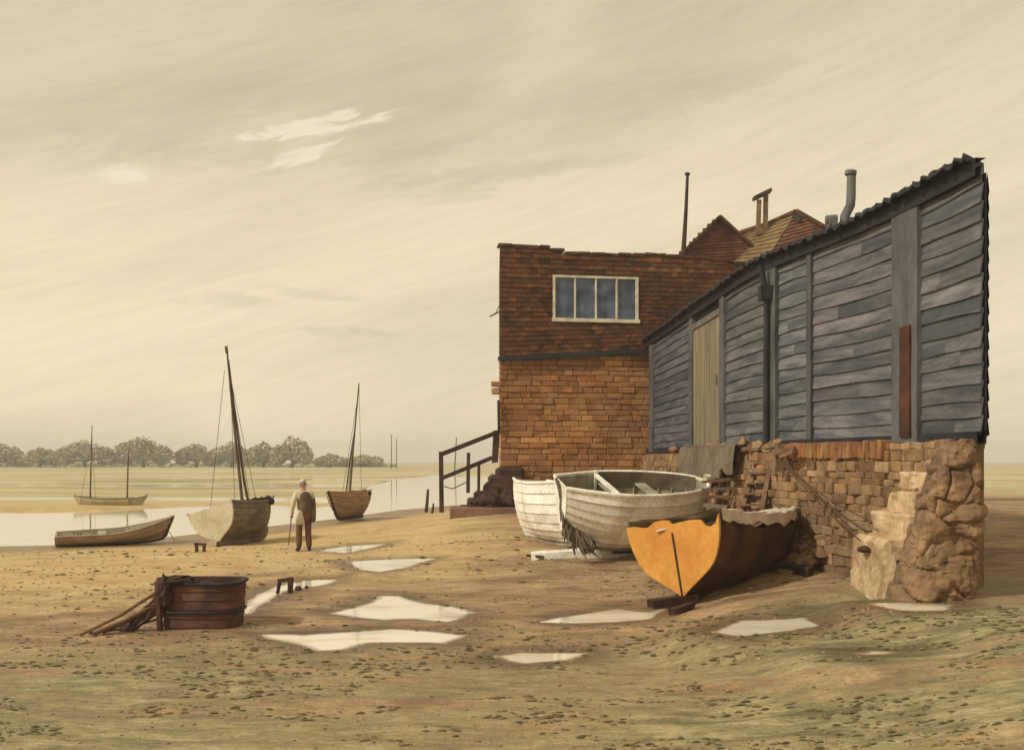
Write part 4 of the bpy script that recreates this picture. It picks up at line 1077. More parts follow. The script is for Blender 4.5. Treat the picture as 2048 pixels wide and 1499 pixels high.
for a_, b_2 in (((421,1014),(449,740)), ((470,1018),(461,760)), ((500,1000),(458,740)), ((512,998),(462,760))):
    mb = MB(); mb.tube([lp(*a_, D4), lp(*b_2, D4)], .007, 5); mb.build('shroud', M['rope'], r_)
mb = MB()
for i in range(16):
    f = i/15; mb.blob(lp(489+f*52, 1006-f*6+random.uniform(-4,4), D4+.1+.5*f), (.12, .10, random.uniform(.05,.11)), 2, .6, 2.2, None, i)
for i in range(4): mb.bar(lp(505+i*12, 1004, D4+.3), lp(512+i*12, 993-i, D4+.3), .03, .03)
mb.build('furled_sail', M['sail'], r_)
mb = MB(); mb.tube([lp(423+i*6, 1020-i*1.5+(i%2)*3, D4-.4) for i in range(6)], [.03,.05,.03,.045,.05,.02], 6); mb.build('rope_coil', M['sail'], r_)
mb = MB(); mb.prism([(-.28, -.02, -.28), (.12, -.02, -.16), (.12, -.02, .02), (-.04, -.02, .03)], (0, .05, 0)); mb.build('rudder_foot', M['rust'], r_)
mb = MB(); mb.blob(lp(424, 1045, ks.y-.05), (.03,.06,.05), 2, .3, 1, None, 2); mb.build('painted_mark', M['tarp'], r_) if False else None
place(r_, MT)
mb = MB(); c = G(401, 1103); 
for dx in (-.09, .09): mb.box(c+Vector((dx, 0, .07)), (.06, .08, .2), None, None, .008)
mb.box(c+Vector((0, 0, .18)), (.28, .09, .05), None, None, .008); tag(mb.build('boat_chock', M['wood_dark']), 'tiny dark wooden trestle on the sand left of the masted boat', 'trestle')

# --- second masted boat, bow towards the viewer
ks5 = G(668, 1040)
hd5 = -106
r_, _ = boat('small brown sailing boat, bow on at the water edge right of the standing person', (0,0,0), 0, 0, 0, name='sailing_boat', group='masted boats on the beach')
H5 = Hull(2.6, 1.30, .86, tb=.7, sheer=(.05, .12), rocker=.10, q=(1.8, 1.15, 2.0), n=8, lap=.022, rake=.35)
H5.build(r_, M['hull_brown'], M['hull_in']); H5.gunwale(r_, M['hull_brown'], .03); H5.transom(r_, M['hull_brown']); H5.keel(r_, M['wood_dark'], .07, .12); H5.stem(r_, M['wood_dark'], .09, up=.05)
H5.thwart(r_, M['hull_white'], .5, .9); H5.thwart(r_, M['hull_white'], .75, .9)
ks5 = P(668, 1036, 37.0); bow = ks5.copy(); bow.z = max(bow.z, gz(bow.x, bow.y)+.08); dv = Vector((math.cos(R(hd5)), math.sin(R(hd5)), 0))
MT5 = Matrix.Translation(bow-dv*2.5) @ Matrix.Rotation(R(hd5), 4, 'Z') @ Matrix.Rotation(R(5), 4, 'X')
inv = MT5.inverted(); D5 = ks5.y+1.0
mb = MB(); mb.tube([lp(698, 1005, D5), lp(706, 900, D5), lp(718, 766, D5)], [.045,.038,.022], 8); mb.build('mast', M['spar'], r_, 40)
mb = MB(); mb.tube([lp(690, 1000, D5), lp(700, 920, D5), lp(712, 840, D5)], [.03,.03,.02], 7); mb.build('yard', M['spar'], r_, 40)
for a_, b_2 in (((684,990),(716,790)), ((723,986),(718,770)), ((695,990),(714,820))):
    mb = MB(); mb.tube([lp(*a_, D5), lp(*b_2, D5)], .008, 5); mb.build('shroud', M['rope'], r_)
mb = MB()
for i in range(6): mb.blob(lp(706+i*6, 984+random.uniform(-2,3), D5+.8), (.16,.14,.08), 2, .5, 2, None, i)
mb.build('stowed_gear', M['sail'], r_)
place(r_, MT5)

# --- long low brown boat at the left
c0, c1_ = G(150, 1088), G(322, 1078)
bl = P(322, 1078, 27.6); sl = P(112, 1080, 26.6)
hd6 = heading_of(sl, bl)
r_, _ = boat('long low brown boat with raised bow lying broadside in the shallows at far left', (0,0,0), 0, 0, 0, name='punt_boat')
H6 = Hull(2.85, 1.15, .30, tb=.8, sheer=(.0, .34), rocker=.03, q=(1.2, 1.1, 1.6), n=5, lap=.02, rake=.22)
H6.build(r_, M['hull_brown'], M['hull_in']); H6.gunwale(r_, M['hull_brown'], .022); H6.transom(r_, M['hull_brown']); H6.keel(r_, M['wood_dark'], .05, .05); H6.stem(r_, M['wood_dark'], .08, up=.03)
H6.thwart(r_, M['hull_in'], .4, .9); H6.thwart(r_, M['hull_in'], .65, .9)
mb = MB()
for x_2 in (.55, .62): mb.tube([(x_2, -.5, .3), (x_2+.02, -.5, .40)], .012, 5)
mb.build('thole_pins', M['wood_dark'], r_)
place(r_, Matrix.Translation(Vector((sl.x, sl.y, WATER_Z+.02))) @ Matrix.Rotation(R(hd6), 4, 'Z') @ Matrix.Rotation(R(-1.5), 4, 'Y') @ Matrix.Rotation(R(4), 4, 'X'))
mb = MB(); mb.tube([P(334, 1040, 27.6), P(338, 1062, 27.5), P(350, 1082, 27.3)], .008, 5); tag(mb.build('mooring_line', M['rope']), 'thin mooring line running down from the bow of the long low brown boat', 'rope')

# --- faint moored boats
for (pl, pr, pm, ytop, D, lab, ln) in ((148, 262, 182, 850, 50, 'faint pale sloop with tall thin mast moored beyond the long brown boat', 2.85), (249, 280, 256, 893, 50, 'faint tiny boat with a short thin mast moored just right of the pale sloop', .95)):
    r_, _ = boat(lab, (0,0,0), 0, 0, 0, name='moored_boat', group='faint boats moored in the channel')
    Hh = Hull(ln, min(ln*.4, 1.0), .42, tb=.7, sheer=(.02, .14), rocker=.03, q=(1.3, 1.1, 1.6), n=4, lap=.012, rake=.3, nst=14)
    Hh.build(r_, M['ghost'], M['ghost']); Hh.gunwale(r_, M['hull_grey'], .02); Hh.transom(r_, M['ghost']); Hh.stem(r_, M['ghost'])
    a_ = P(pr if ln > 1 else pl, 1020, D); a_.z = max(gz(a_.x, D), WATER_Z)-.10
    mt = Matrix.Translation(a_) @ Matrix.Rotation(R(180-6 if ln > 1 else 4), 4, 'Z'); inv = mt.inverted()
    mb = MB(); mb.tube([lp(pm-2, 1015, D), lp(pm, 930, D), lp(pm+2, ytop, D)], [.045,.035,.02], 6); mb.build('mast', M['spar'], r_)
    if ln > 1:
        for q in ((192, 1008), (160, 1008)):
            mb = MB(); mb.tube([lp(*q, D), lp(pm+1, 880, D)], .008, 4); mb.build('shroud', M['rope'], r_)
        mb = MB(); mb.bar(lp(219, 1010, D), lp(219, 1000, D), .04, .04); mb.build('bollard', M['wood_dark'], r_)
    place(r_, mt)

# ------------------------------------------------------------------ half sunk tub with poles, left foreground
c = G(392, 1258); D7 = c.y
tb = empty('tarred_tub', c, 'half buried dark brown planked tub in the left foreground', 'tub')
wx, wy, hh = .50, .34, .60
def tubring(z, k, o=0):
    pts = []
    for i in range(36):
        a_ = 2*math.pi*i/36; ca_, sa_ = math.cos(a_), math.sin(a_); e = .50
        pts.append(Vector((c.x+(wx*k+o)*math.copysign(abs(ca_)**e, ca_), c.y+wy+(wy*k+o)*math.copysign(abs(sa_)**e, sa_), z)))
    return pts
nb = 6; zt0 = c.z-.1
for i in range(nb):
    z0, z1 = zt0+(hh+.1)*i/nb, zt0+(hh+.1)*(i+1)/nb
    if i < nb: 
        pass
mb = MB(); rows = []
for i in range(nb):
    z0, z1 = zt0+(hh+.1)*i/nb, zt0+(hh+.1)*(i+1)/nb-.006; k0, k1 = .93+.09*i/nb, .93+.09*(i+1)/nb
    rows += [tubring(z0, k0, .015), tubring(z1, k1, .0)]
# broken rim: lift/lower the last ring
last = rows[-1]; rows[-1] = [p+Vector((0,0,.05*mnoise.noise(Vector((j*.7, 0, 0)))-(.02 if 3 < j < 18 else 0))) for j, p in enumerate(last)]
inner = [tubring(zt0+(hh+.1)*(nb-i)/nb-.01, 1.02-.09*i/nb, -.05) for i in range(nb+1)]
allr = rows+inner; mb.grid([[r[j] for r in allr] for j in range(36)], close_u=True)
mb.build('planked_side', M['tub'], tb, 30)
for zf in (.45, .97):
    mb = MB(); rg = tubring(zt0+(hh+.1)*zf, .93+.09*zf, .02); mb.tube(rg+[rg[0]], .022, 6, caps=False); mb.build('hoop', M['board_dark'], tb, 40)
for sx_ in (-1,):
    mb = MB(); mb.bar((c.x+sx_*wx*.93, c.y+.02, c.z-.08), (c.x+sx_*wx*1.0, c.y, c.z+hh+.02), .06, .06, .01); mb.build('corner_post', M['tub'], tb)
mb = MB(); mb.blob(c+Vector((.10, .12, hh-.03)), (.10,.08,.05), 2, .5, 2, None, 4); mb.blob(c+Vector((-.28, .05, hh+.02)), (.24,.12,.06), 3, .5, 2, None, 5); mb.blob(c+Vector((-.40,-.02,hh-.10)), (.10,.08,.20), 3, .5, 2, None, 6); mb.build('draped_net', M['wood_dark'], tb)
mb = MB(); mb.box(c+Vector((0, wy, hh-.18)), (wx*1.45, wy*1.45, .03)); mb.build('inner_floor', M['wood_mid'], tb)
for i, (a_, b_2, rr, lab) in enumerate((((160,1272),(318,1180),.022,'thin straight pole, uppermost of those leaning on the left side of the tub'), ((185,1270),(322,1200),.03,'thick pole leaning on the tub directly beneath the uppermost pole'), ((205,1268),(326,1196),.02,'slim inner pole leaning on the tub among the net'), ((178,1268),(318,1236),.018,'lowest and flattest pole leaning on the left side of the tub'))):
    mb = MB(); A_ = G(*a_); B_ = P(*b_2, D7+.02+.1*i); mb.tube([A_+Vector((0,0,.02)), (A_+B_)/2+Vector((0,0,-.03)), B_], rr, 7); tag(mb.build('leaning_pole', M['wood_mid'], None, 40), lab, 'pole', 'poles leaning on the tub')
mb = MB(); rows = []
A1, A2, B1, B2 = P(316, 1192, D7+.05), P(322, 1225, D7+.05), G(235, 1262), G(262, 1264)
for i in range(14):
    f = i/13; rows.append([A1.lerp(B1, f).lerp(A2.lerp(B2, f), j/5)+Vector((0, .06*mnoise.noise(Vector((f*5, j, 0))), .02+.05*mnoise.noise(Vector((f*6, j*.9, 3))))) for j in range(6)])
mb.grid(rows); mb.grid([[p-Vector((0,-.03,.02)) for p in r] for r in rows], flip=True); tag(mb.build('hanging_net', M['wood_dark'], None, 60, fix=False), 'bunched dark net hanging over the poles left of the tub', 'net')
# little broken trestle
c = G(568, 1186); mb = MB()
mb.bar(c+Vector((-.12,0,-.05)), c+Vector((-.07,.02,.20)), .05, .05, .01); mb.bar(c+Vector((.10,0,-.05)), c+Vector((.11,.0,.26)), .08, .07, .01); mb.bar(c+Vector((-.10,.0,.20)), c+Vector((.13,0,.24)), .05, .06, .01)
tag(mb.build('broken_trestle', M['wood_dark']), 'small broken dark timber frame standing by the narrow puddle', 'trestle')
for i, (px, py, sz) in enumerate(((597,1180,.06),(613,1177,.035))):
    mb = MB(); q = G(px, py); mb.blob(q+Vector((0,0,.03)), (sz,sz,sz*.8), 2, .3, 1.5, None, i); tag(mb.build('dark_stone', M['wood_dark'], None, 60), ('larger dark stone beside the broken timber frame','smaller dark stone, farther right of the broken timber frame')[i], 'stone')

# ------------------------------------------------------------------ things by the quay wall
mb = MB(); q = random.Random(21)
for i in range(620):
    s = s_at(1380+340*q.random()**.9); f = q.random(); hgt = (1.35-.75*(s-s_at(1380))/(s_at(1720)-s_at(1380)))*(.7+.3*math.sin(s*2.1)); off = .45+(1-f)*.85
    x, y, nx_, ny_ = spath(s); x += nx_*off; y += ny_*off; z = gz(x, y)+f*f*hgt-.02; r = q.uniform(.05, .16)*(1.15-.4*f)
    mb.blob((x, y, z), (r*q.uniform(.9,1.5), r, r*q.uniform(.55,.9)), 1, .35, 1.8, tone(.25, .08), i, Matrix.Rotation(q.uniform(0, 3), 3, 'Z'))
rows = []
for i in range(50):
    s = s_at(1370)+(s_at(1725)-s_at(1370))*i/49; e_ = math.sin(math.pi*min(1, max(0, i/49)))**.4; hgt = (1.38-.75*i/49)*(.7+.3*math.sin(s*2.1))*e_; r2 = []
    for j in range(9):
        f = j/8; x, y, nx_, ny_ = spath(s); off = .40+(1-f)*.95; x += nx_*off; y += ny_*off
        r2.append(Vector((x, y, gz(x, y)-.06+f*f*hgt+.05*mnoise.noise(Vector((x*4, y*4, 1))))))
    rows.append(r2)
mb.grid(rows, col=(.8,.8,.8)); tag(mb.build('rubble_bank', M['stone'], None, 40, fix=False), 'sloping bank of fallen brown rubble along the foot of the quay wall', 'rubble', kind='stuff')
ld = empty('plank_ladder', G(1500, 1060), 'wide weathered plank ladder leaning against the quay wall', 'ladder')
a0, a1 = wpt(s_at(1522), .32, 2.45), wpt(s_at(1549), .32, 2.45); g0, g1 = wpt(s_at(1522), 1.0, 0), wpt(s_at(1549), 1.0, 0)
g0 = P(1450, 1075, 18.6); g1 = P(1505, 1085, 17.8); a0 = P(1522, 905, 19.4); a1 = P(1548, 900, 18.7)
g0.z = gz(g0.x, g0.y)-.05; g1.z = gz(g1.x, g1.y)-.05
for q0, q1 in ((g0, a0), (g1, a1)):
    mb = MB(); mb.bar(q0, q1, .10, .10, .012); mb.build('rail', M['wood_mid'], ld)
for k in range(9):
    f = .12+k*.095; mb = MB(); mb.bar(g0.lerp(a0, f)+Vector((-.06,-.03,.05)), g1.lerp(a1, f)+Vector((.06,-.03,.05)), .13, .04, .01); mb.build('rung', M['wood_mid'], ld)
# derelict slatted hull fragment
hf = empty('hull_fragment', G(1435, 1050), 'slatted dark hull fragment propped between the big white boat and the ladder', 'wreck')
for k in range(6):
    mb = MB(); y0 = 962+k*13; mb.bar(P(1404, y0+2+k*2, 20.0), P(1478-k*8, y0-6+k*6, 20.0-.1*k), .04, .06, .012); mb.build('slat', M['tarp' if k % 2 else 'wood_mid'], hf)
for px in (1436,):
    mb = MB(); q = P(px-6, 1062, 20.2); mb.bar(Vector((q.x, q.y, gz(q.x, q.y)-.05)), P(px+8, 938, 20.25), .08, .08, .01); mb.build('frame', M['wood_dark'], hf)
mb = MB(); rows = []
for i in range(20):
    f = i/19; px = 1392+f*125
    s = s_at(px); top = wpt(s, .36+.02*math.sin(i), 2.52+.04*math.sin(i*1.3)); dp = .50+.34*math.sin(f*math.pi)+.10*math.sin(i*2.1)
    rows.append([top+Vector((.3,0,.02))]+[top+Vector((-.05-.16*j/6+.07*math.sin(i*1.25+j*.3), -.05+.02*math.sin(i+j*2), -dp*j/6)) for j in range(7)])
mb.grid(rows); mb.grid([[p+Vector((.012,.012,-.01)) for p in r] for r in rows], flip=True); tag(mb.build('draped_tarpaulin', M['tarp'], None, 60, fix=False), 'sagging grey brown tarpaulin draped over the quay wall below the shed door', 'tarpaulin')
for i, (a_, b_2, sag, lab) in enumerate((((1556,916),(1718,1078),.10,'lowest of the three thin ropes slanting down the quay wall'), ((1562,918),(1730,1062),.16,'middle of the three thin ropes slanting down the quay wall'), ((1566,920),(1738,1040),.22,'topmost of the three thin ropes slanting down the quay wall'))):
    A_, B_ = P(*a_, 17.6), P(*b_2, 13.9); mb = MB(); mb.tube([A_.lerp(B_, k/10)+Vector((0,0,-sag*.5*math.sin(math.pi*k/10))) for k in range(11)], .011, 5)
    tag(mb.build('mooring_rope', M['rope']), lab, 'rope', 'ropes hanging to the stone steps')
mb = MB(); p = P(1556, 930, 17.75); mb.bar(Vector((p.x, p.y, 2.0)), P(1560, 888, 17.75), .14, .14, .015); mb.bar(P(1545, 905, 17.7), P(1590, 897, 17.5), .1, .1, .01); mb.bar(P(1560, 912, 17.6), P(1588, 902, 17.3), .08, .06, .01)
tag(mb.build('mooring_post', M['wood_mid']), 'stubby brown mooring post with crosspiece on the quay edge where the ropes start', 'post')
mb = MB(); p = P(1730, 1098, 13.6); mb.blob(p, (.10,.12,.05), 2, .3, 1.5, None, 1); mb.bar(p, p+Vector((.16,-.05,.0)), .05, .05); tag(mb.build('iron_ring_bolt', M['wood_dark']), 'dark lump of iron at the foot of the pale steps', 'fitting')

# ------------------------------------------------------------------ the man
def skin(name, chains, m_, parent, sub=2, root=0):
    """chains: list of lists of (x,y,z,rx,ry); points within 1 mm are shared"""
    vs, rs, es = [], [], []
    def vid(p):
        for i, q in enumerate(vs):
            if (Vector(q)-Vector(p[:3])).length < .001: return i
        vs.append(tuple(p[:3])); rs.append((p[3], p[4] if len(p) > 4 else p[3])); return len(vs)-1
    for ch in chains:
        ids = [vid(p) for p in ch]
        for a_, b_2 in zip(ids, ids[1:]): es.append((a_, b_2))
    me = bpy.data.meshes.new(name); me.from_pydata(vs, es, [])
    o = bpy.data.objects.new(name, me); COL.objects.link(o)
    sm = o.modifiers.new('s', 'SKIN'); sm.use_smooth_shade = True
    for i, v in enumerate(me.skin_vertices[0].data): v.radius = rs[i]; v.use_root = (i == root)
    sb = o.modifiers.new('d', 'SUBSURF'); sb.levels = sub; sb.render_levels = sub
    dg = bpy.context.evaluated_depsgraph_get(); me2 = bpy.data.meshes.new_from_object(o.evaluated_get(dg))
    bpy.data.objects.remove(o); bpy.data.meshes.remove(me); me2.name = name
    me2.materials.clear(); me2.materials.append(m_)
    o2 = bpy.data.objects.new(name, me2); COL.objects.link(o2); o2.parent = parent; return o2
M['skin'] = mat('weathered_skin', lin(196,150,114), lin(176,130,98), 6, rough=.6, bump=.05)
M['shirt'] = mat('pale_shirt', lin(216,206,180), lin(190,180,154), 6, rough=.9)
M['vest'] = mat('brown_waistcoat', lin(116,96,78), lin(88,72,60), 6, rough=.95)
M['trouser'] = mat('brown_trousers', lin(118,84,58), lin(78,58,52), 6, rough=.95)
M['boot'] = mat('black_boots', lin(52,42,38), lin(36,30,28), 6, rough=.6)
M['hair'] = mat('grey_hair', lin(150,142,128), lin(110,104,94), 10, rough=.9)
g0 = G(608, 1102)
man = empty('person', g0, 'person in brown waistcoat, pale shirt and apron standing with a walking stick, seen from behind', 'person')
# local frame: x right, y forward (away from viewer), z up
HL, HR = (-.10, 0, .90), (.10, 0, .90)
torso = [(0,0,.93,.15,.11),(0,.01,1.08,.145,.10),(.0,.02,1.25,.17,.11),(.0,.0,1.40,.16,.09),(0,.01,1.47,.065,.06),(-.01,.03,1.53,.055,.055),(-.02,.04,1.60,.075,.09),(-.02,.04,1.68,.070,.085)]
legL = [(0,0,.93,.15,.11),(-.10,0,.86,.085),(-.115,.02,.48,.058),(-.12,-.01,.10,.042),(-.135,.06,.045,.04,.035),(-.15,.15,.035,.035,.028)]
legR = [(0,0,.93,.15,.11),(.10,0,.86,.085),(.105,.03,.48,.058),(.12,-.01,.10,.042),(.15,-.07,.045,.04,.035)][:4]+[(.145,.06,.045,.04,.035),(.175,.15,.035,.035,.028)]
armL = [(.0,.0,1.40,.16,.09),(-.18,.0,1.41,.058),(-.255,-.03,1.14,.043),(-.27,.10,.92,.030),(-.275,.13,.87,.034,.02)]
armR = [(.0,.0,1.40,.16,.09),(.18,.0,1.41,.058),(.235,.0,1.12,.043),(.225,.05,.86,.030),(.225,.06,.80,.034,.02)]
def fingers(wx, wy, wz, sg, curl):
    r = []
    for k in range(4):
        ox = (k-1.5)*.018
        r.append([(wx, wy, wz, .034, .02), (wx+ox, wy+.01, wz-.035, .0095), (wx+ox*1.1, wy+.02+curl*.3, wz-.065+.004*abs(k-1.5), .0088), (wx+ox*1.1, wy+.015+curl, wz-.085+curl*.5+.006*abs(k-1.5), .008)])
    r.append([(wx, wy, wz, .034, .02), (wx-sg*.035, wy+.02, wz-.01, .011), (wx-sg*.045, wy+.035, wz-.035, .009)])
    return r
skin('body', [torso, legL, legR, armL, armR]+fingers(-.275, .13, .87, -1, .03)+fingers(.225, .06, .80, 1, .012), M['skin'], man, 1)
skin('trousers', [[(0,0,1.02,.165,.125),(0,0,.90,.165,.125)], [(0,0,.90,.165,.125),(-.10,0,.82,.10),(-.115,.02,.48,.080),(-.12,-.0,.09,.072,.078)], [(0,0,.90,.165,.125),(.10,0,.82,.10),(.105,.03,.48,.080),(.125,-.0,.09,.072,.078)]], M['trouser'], man, 2)
skin('shirt', [[(0,.01,1.0,.155,.115),(0,.02,1.25,.175,.115),(0,0,1.40,.165,.095),(0,.01,1.47,.07,.065)], [(0,0,1.40,.165,.095),(-.19,.0,1.40,.075),(-.27,-.03,1.14,.066),(-.272,.08,.95,.046)], [(0,0,1.40,.165,.095),(.18,.0,1.405,.072),(.242,.0,1.12,.060),(.228,.045,.89,.044)]], M['shirt'], man, 2)
skin('waistcoat', [[(0.02,-.01,.90,.20,.150),(0.02,-.005,1.10,.19,.140),(.015,.0,1.27,.205,.140),(.01,-.01,1.40,.175,.118),(.0,.0,1.455,.085,.075)]], M['vest'], man, 2)
for s_, nm in ((-1, 'boot'), (1, 'boot')):
    skin(nm, [[(s_*.122,-.01,.14,.058),(s_*.124,-.01,.06,.058,.05),(s_*.14,.07,.045,.052,.040),(s_*.16,.16,.038,.045,.032)]], M['boot'], man, 2)
# sleeve of the coat over the right arm and the apron
skin('coat_flap', [[(.20,-.02,1.32,.07,.06),(.225,-.01,1.05,.075,.07),(.215,.0,.80,.085,.08),(.205,0,.68,.07,.07)]], M['vest'], man, 2)
mb = MB(); rows = []
for i in range(13):
    a_ = R(95+i*13); rows.append([Vector((math.cos(a_)*(.17+.02*j+.01*math.sin(i*1.9)*j), -math.sin(a_+math.pi)*0+math.sin(R(-10)+a_)*0-(.13+.018*j)*math.sin(a_-R(60)), 1.0-.085*j-.012*math.sin(i*1.1))) for j in range(5)])
mb.grid(rows); ap_ = mb.build('apron', M['shirt'], man, 60); ap_.matrix_parent_inverse = Matrix()
mod = ap_.modifiers.new('t', 'SOLIDIFY'); mod.thickness = .015
mb = MB(); mb.blob((-.02,.035,1.70), (.082,.10,.055), 3, .06, 2, None, 1); mb.box((-.05,.12,1.675), (.11,.09,.012), Matrix.Rotation(.2, 3, 'Z'))
o = mb.build('cap', M['shirt'], man, 60); o.matrix_parent_inverse = Matrix()
mb = MB(); mb.blob((-.02,.015,1.635), (.082,.085,.062), 3, .10, 3, None, 2); o = mb.build('hair', M['hair'], man, 60); o.matrix_parent_inverse = Matrix()
for s_ in (-1, 1):
    mb = MB(); mb.blob((-.02+s_*.08,.045,1.605), (.012,.02,.03), 2, .05, 1, None, 2); o = mb.build('ear', M['skin'], man, 60); o.matrix_parent_inverse = Matrix()
mb = MB(); mb.blob((-.045,.135,1.60), (.014,.02,.022), 2, .05, 1, None, 2); o = mb.build('nose', M['skin'], man, 60); o.matrix_parent_inverse = Matrix()
man.rotation_euler = (0, 0, R(22)); man.scale = (.94,)*3
mb = MB(); h_ = Matrix.Translation(g0) @ Matrix.Rotation(R(22), 4, 'Z') @ Vector((-.26, .14, .79)); f_ = G(577, 1090)
mb.tube([Vector((f_.x, f_.y, gz(f_.x, f_.y)-.01)), h_, h_+Vector((.01,0,.06)), h_+Vector((.06,.0,.08))], [.012,.014,.016,.014], 7)
tag(mb.build('walking_stick', M['wood_mid'], None, 40), 'thin walking stick held in the left hand of the standing person', 'stick')

# ------------------------------------------------------------------ far trees, poles
def tree(px0, px1, ytop, D, lab, seed):
    q = random.Random(seed); cx = (px0+px1)/2; w_ = (px1-px0)/F*D/2; g_ = P(cx, 927, D); zb = WATER_Z+.2; zt_ = CZ+(HZ-ytop)/F*D; h = zt_-zb
    r = empty('distant_tree', (g_.x, D, zb), lab, 'tree', 'trees along the far shore')
    mb = MB()
    lobes = []
    for i in range(9):
        a_ = q.uniform(0, 6.28); rr = math.sqrt(q.random())*.62; lobes.append((math.cos(a_)*rr*w_, math.sin(a_)*rr*w_*.7, h*(.42+q.uniform(0, .30)*(1-rr*.9)), w_*q.uniform(.30, .5), h*q.uniform(.20, .32)))
    lobes.append((0, 0, h*.62, w_*.5, h*.38)); lobes += [(w_*.6*s_, 0, h*.40, w_*.38, h*.30) for s_ in (-1, 1)]
    for (lx, ly, lz, lr, lh) in lobes:
        n = 260; t_ = 1+q.uniform(-.18, .15)
        for k in range(n):
            z_ = q.uniform(-1, 1); a_ = q.uniform(0, 6.28); rad = (q.random()**.3)*math.sqrt(1-z_*z_)*1.0
            p = Vector((g_.x+lx+math.cos(a_)*rad*lr, D+ly+math.sin(a_)*rad*lr, max(zb+.3, zb+lz+z_*lh*q.uniform(.75, 1.06))))
            s_ = q.uniform(.25, .6); rot = Matrix.Rotation(q.uniform(0, 6.28), 3, 'Z') @ Matrix.Rotation(q.uniform(-1.2, 1.2), 3, 'X')
            tt = t_*(1+q.uniform(-.15, .15)); mb.add([p+rot@Vector((-s_,0,-s_*.6)), p+rot@Vector((s_,0,-s_*.6)), p+rot@Vector((s_*.6,0,s_*.6)), p+rot@Vector((-s_*.5,0,s_*.7))], [(0,1,2,3)], (tt, tt, tt*.97))
    mb.build('crown', M['leaf'], r, fix=False)
    mb = MB(); mb.tube([(g_.x, D, zb-.3), (g_.x+.2, D, zb+h*.3), (g_.x-.1, D, zb+h*.7)], [.5,.4,.15], 7)
    for s_ in (-1, 1, .4): mb.tube([(g_.x, D, zb+h*.25), (g_.x+s_*w_*.45, D+.5, zb+h*.55)], [.25,.08], 6)
    mb.build('trunk', M['bark'], r)
for i, a_ in enumerate(((-60,50,885,290,'rounded distant tree at the extreme left edge of the far shore'), (30,130,895,290,'lower distant tree second from the left on the far shore'), (100,238,880,280,'broad distant tree behind the tall mast of the faint sloop'), (228,345,873,280,'peaked distant tree between the faint boats and the big mast'),
    (345,440,886,285,'darker distant tree left of the leaning mast'), (410,515,884,290,'distant tree directly behind the leaning mast'), (488,565,884,295,'small rounded distant tree just right of the leaning mast'), (540,628,872,280,'tall peaked distant tree above the standing person'), (625,700,908,300,'low distant bush right of the tall peaked tree'), (690,765,909,300,'low distant bush behind the second boat mast'))):
    tree(*a_, seed=i+2)
for px, y0, y1, D, lab, lean in ((783, 868, 930, 260, 'taller thin channel marker pole on the far flats', 0), (793, 877, 926, 270, 'shorter thin channel marker pole right of the taller one', 0), (909, 874, 925, 200, 'thin slanting pole on the horizon above the handrail', 4)):
    mb = MB(); a_ = P(px, y1, D); a_.z = WATER_Z-.2; mb.tube([a_, P(px+lean, y0, D)], [.16,.10], 6); tag(mb.build('marker_pole', M['bark']), lab, 'pole', 'marker poles on the far flats')
# far shore hedge line: one low mass
mb = MB(); q = random.Random(5)
for k in range(5200):
    px = q.uniform(-250, 790); D = q.uniform(300, 330); h = .5+1.6*q.random()+.8*math.sin(px*.03)
    p = P(px, 920, D); p.z = WATER_Z+.2+q.random()*h; s_ = q.uniform(.3, .7); rot = Matrix.Rotation(q.uniform(0, 6.28), 3, 'Z'); tt = 1+q.uniform(-.2, .2)
    mb.add([p+rot@Vector((-s_*1.6,0,-s_*.5)), p+rot@Vector((s_*1.6,0,-s_*.5)), p+rot@Vector((s_,.2,s_*.6)), p+rot@Vector((-s_,.2,s_*.6))], [(0,1,2,3)], (tt,tt,tt*.95))
tag(mb.build('far_hedge', M['leaf'], None, fix=False), 'low continuous scrub along the far shore', 'scrub', kind='stuff')

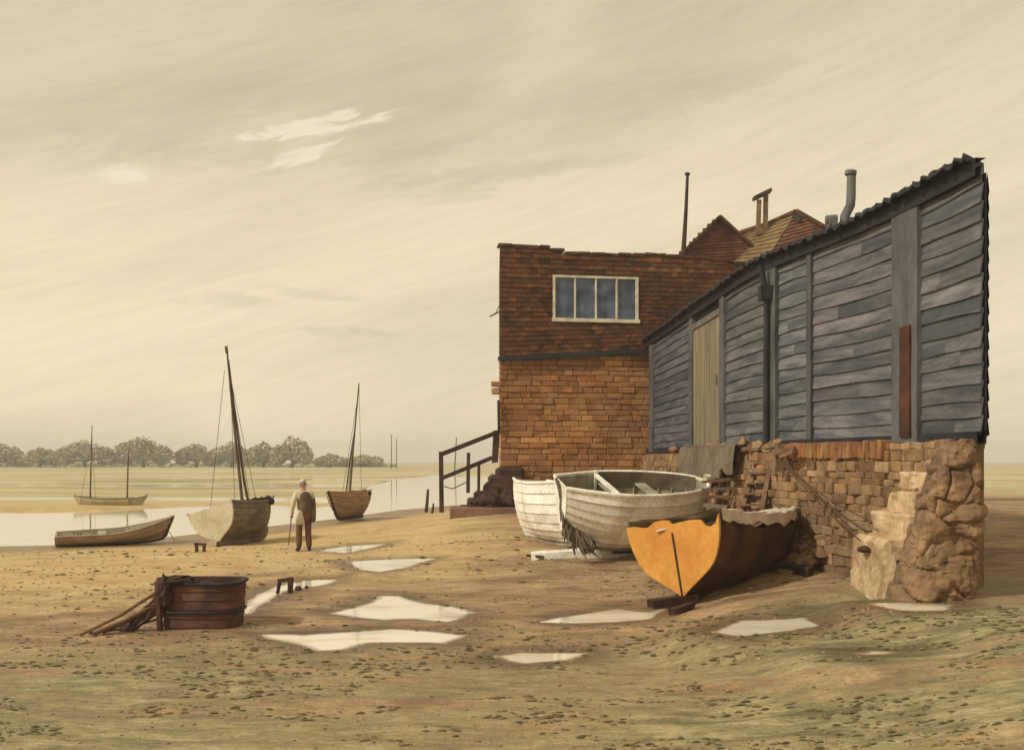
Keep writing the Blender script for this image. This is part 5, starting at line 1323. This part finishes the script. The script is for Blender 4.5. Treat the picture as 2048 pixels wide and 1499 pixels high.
# ------------------------------------------------------------------ foreshore litter
def scatter(n, fn, name, m_, lab, cat):
    mb = MB(); k = 0; pts = []
    while len(pts) < n:
        y_ = 5+ (random.random()**1.5)*20; x_2 = random.uniform(-.62, .62)*y_
        pts.append((x_2, y_))
    arr = np.array(pts); zz = height(arr[:,0], arr[:,1]); sdn = fnoise(arr[:,0], arr[:,1], 1.1, 33, 3)
    sdn = .6*sdn+.5*fnoise(arr[:,0], arr[:,1]*1.8, 3.1, 34, 3)
    bad = np.zeros(len(arr), bool)
    for p_, l_ in PUD: bad |= poly_sd(arr[:,0], arr[:,1], p_) < .02
    for (x_2, y_), z_, nn, bd in zip(pts, zz, sdn, bad):
        if bd: continue
        fn(mb, x_2, y_, float(z_), float(nn))
    return tag(mb.build(name, m_, None, fix=False), lab, cat, kind='stuff')
def peb(mb, x, y, z, nn):
    if nn < .0 and random.random() < .8: return
    if x > 5.2 and y > 12.3: return
    s_ = random.choice((.006, .008, .011, .016, .022))*(.6+.05*y)*random.uniform(.7, 1.3); rot = Matrix.Rotation(random.uniform(0, 3.1), 3, 'Z')
    vs = [rot@Vector((math.cos(a_)*s_*random.uniform(.8,1.2), math.sin(a_)*s_*.75, 0)) for a_ in np.linspace(0, 2*math.pi, 7)[:-1]]
    c = Vector((x, y, z)); mb.add([c+v-Vector((0,0,s_*.3)) for v in vs]+[c+v*.8+Vector((0,0,s_*.35)) for v in vs]+[c+Vector((0,0,s_*.55))],
        [(i, (i+1)%6, 6+(i+1)%6, 6+i) for i in range(6)]+[(6+i, 6+(i+1)%6, 12) for i in range(6)], tone(.45, .1))
scatter(16000, peb, 'scattered_pebbles', M['pebble'], 'small pebbles and shell scattered over the mud', 'pebbles')
def wd_(mb, x, y, z, nn):
    # arched frond tufts, denser in the near weed belt
    dens = (1-float(ss(9, 15, y-.25*x)))*.9+.10
    if random.random() > dens or nn < .02: return
    if x > 5.0 and y > 12.3: return
    w_ = random.uniform(.018, .055)*(.5+.06*y); n = 6; a0 = random.uniform(-.35, .35); h = w_*random.uniform(.2, .45)
    tt = tone(.35, .12); c = Vector((x, y, z-.004)); rot = Matrix.Rotation(a0, 3, 'Z'); vs = []
    for i in range(n+1):
        f = i/n*2-1; bw = w_*.16*(1-f*f*.8); zz = h*(1-f*f)
        vs += [c+rot@Vector((f*w_, -bw-.25*w_*(1-f*f), zz*.6)), c+rot@Vector((f*w_, bw*.3-.1*w_*(1-f*f), zz+bw*.4)), c+rot@Vector((f*w_, bw*1.4, 0))]
    mb.add(vs, [q for i in range(n) for q in ((3*i, 3*i+3, 3*i+4, 3*i+1), (3*i+1, 3*i+4, 3*i+5, 3*i+2))], tt)
scatter(20000, wd_, 'seaweed', M['weed'], 'brown green bladder weed strewn over the near foreshore', 'seaweed')

# ------------------------------------------------------------------ haze
HAZE = True
if HAZE:
    hm = bpy.data.materials.new('haze'); hm.use_nodes = True; t = hm.node_tree; t.nodes.clear()
    pv = N(t, 'ShaderNodeVolumePrincipled'); pv.inputs['Color'].default_value = (1.0, .97, .90, 1); pv.inputs['Density'].default_value = .0012; pv.inputs['Anisotropy'].default_value = .0
    oo = N(t, 'ShaderNodeOutputMaterial'); L(t, pv.outputs[0], oo.inputs['Volume'])
    mb = MB(); mb.box((0, 335, 6.5), (1640, 1040, 16)); tag(mb.build('haze', hm), 'pale sea haze', 'haze', kind='stuff')
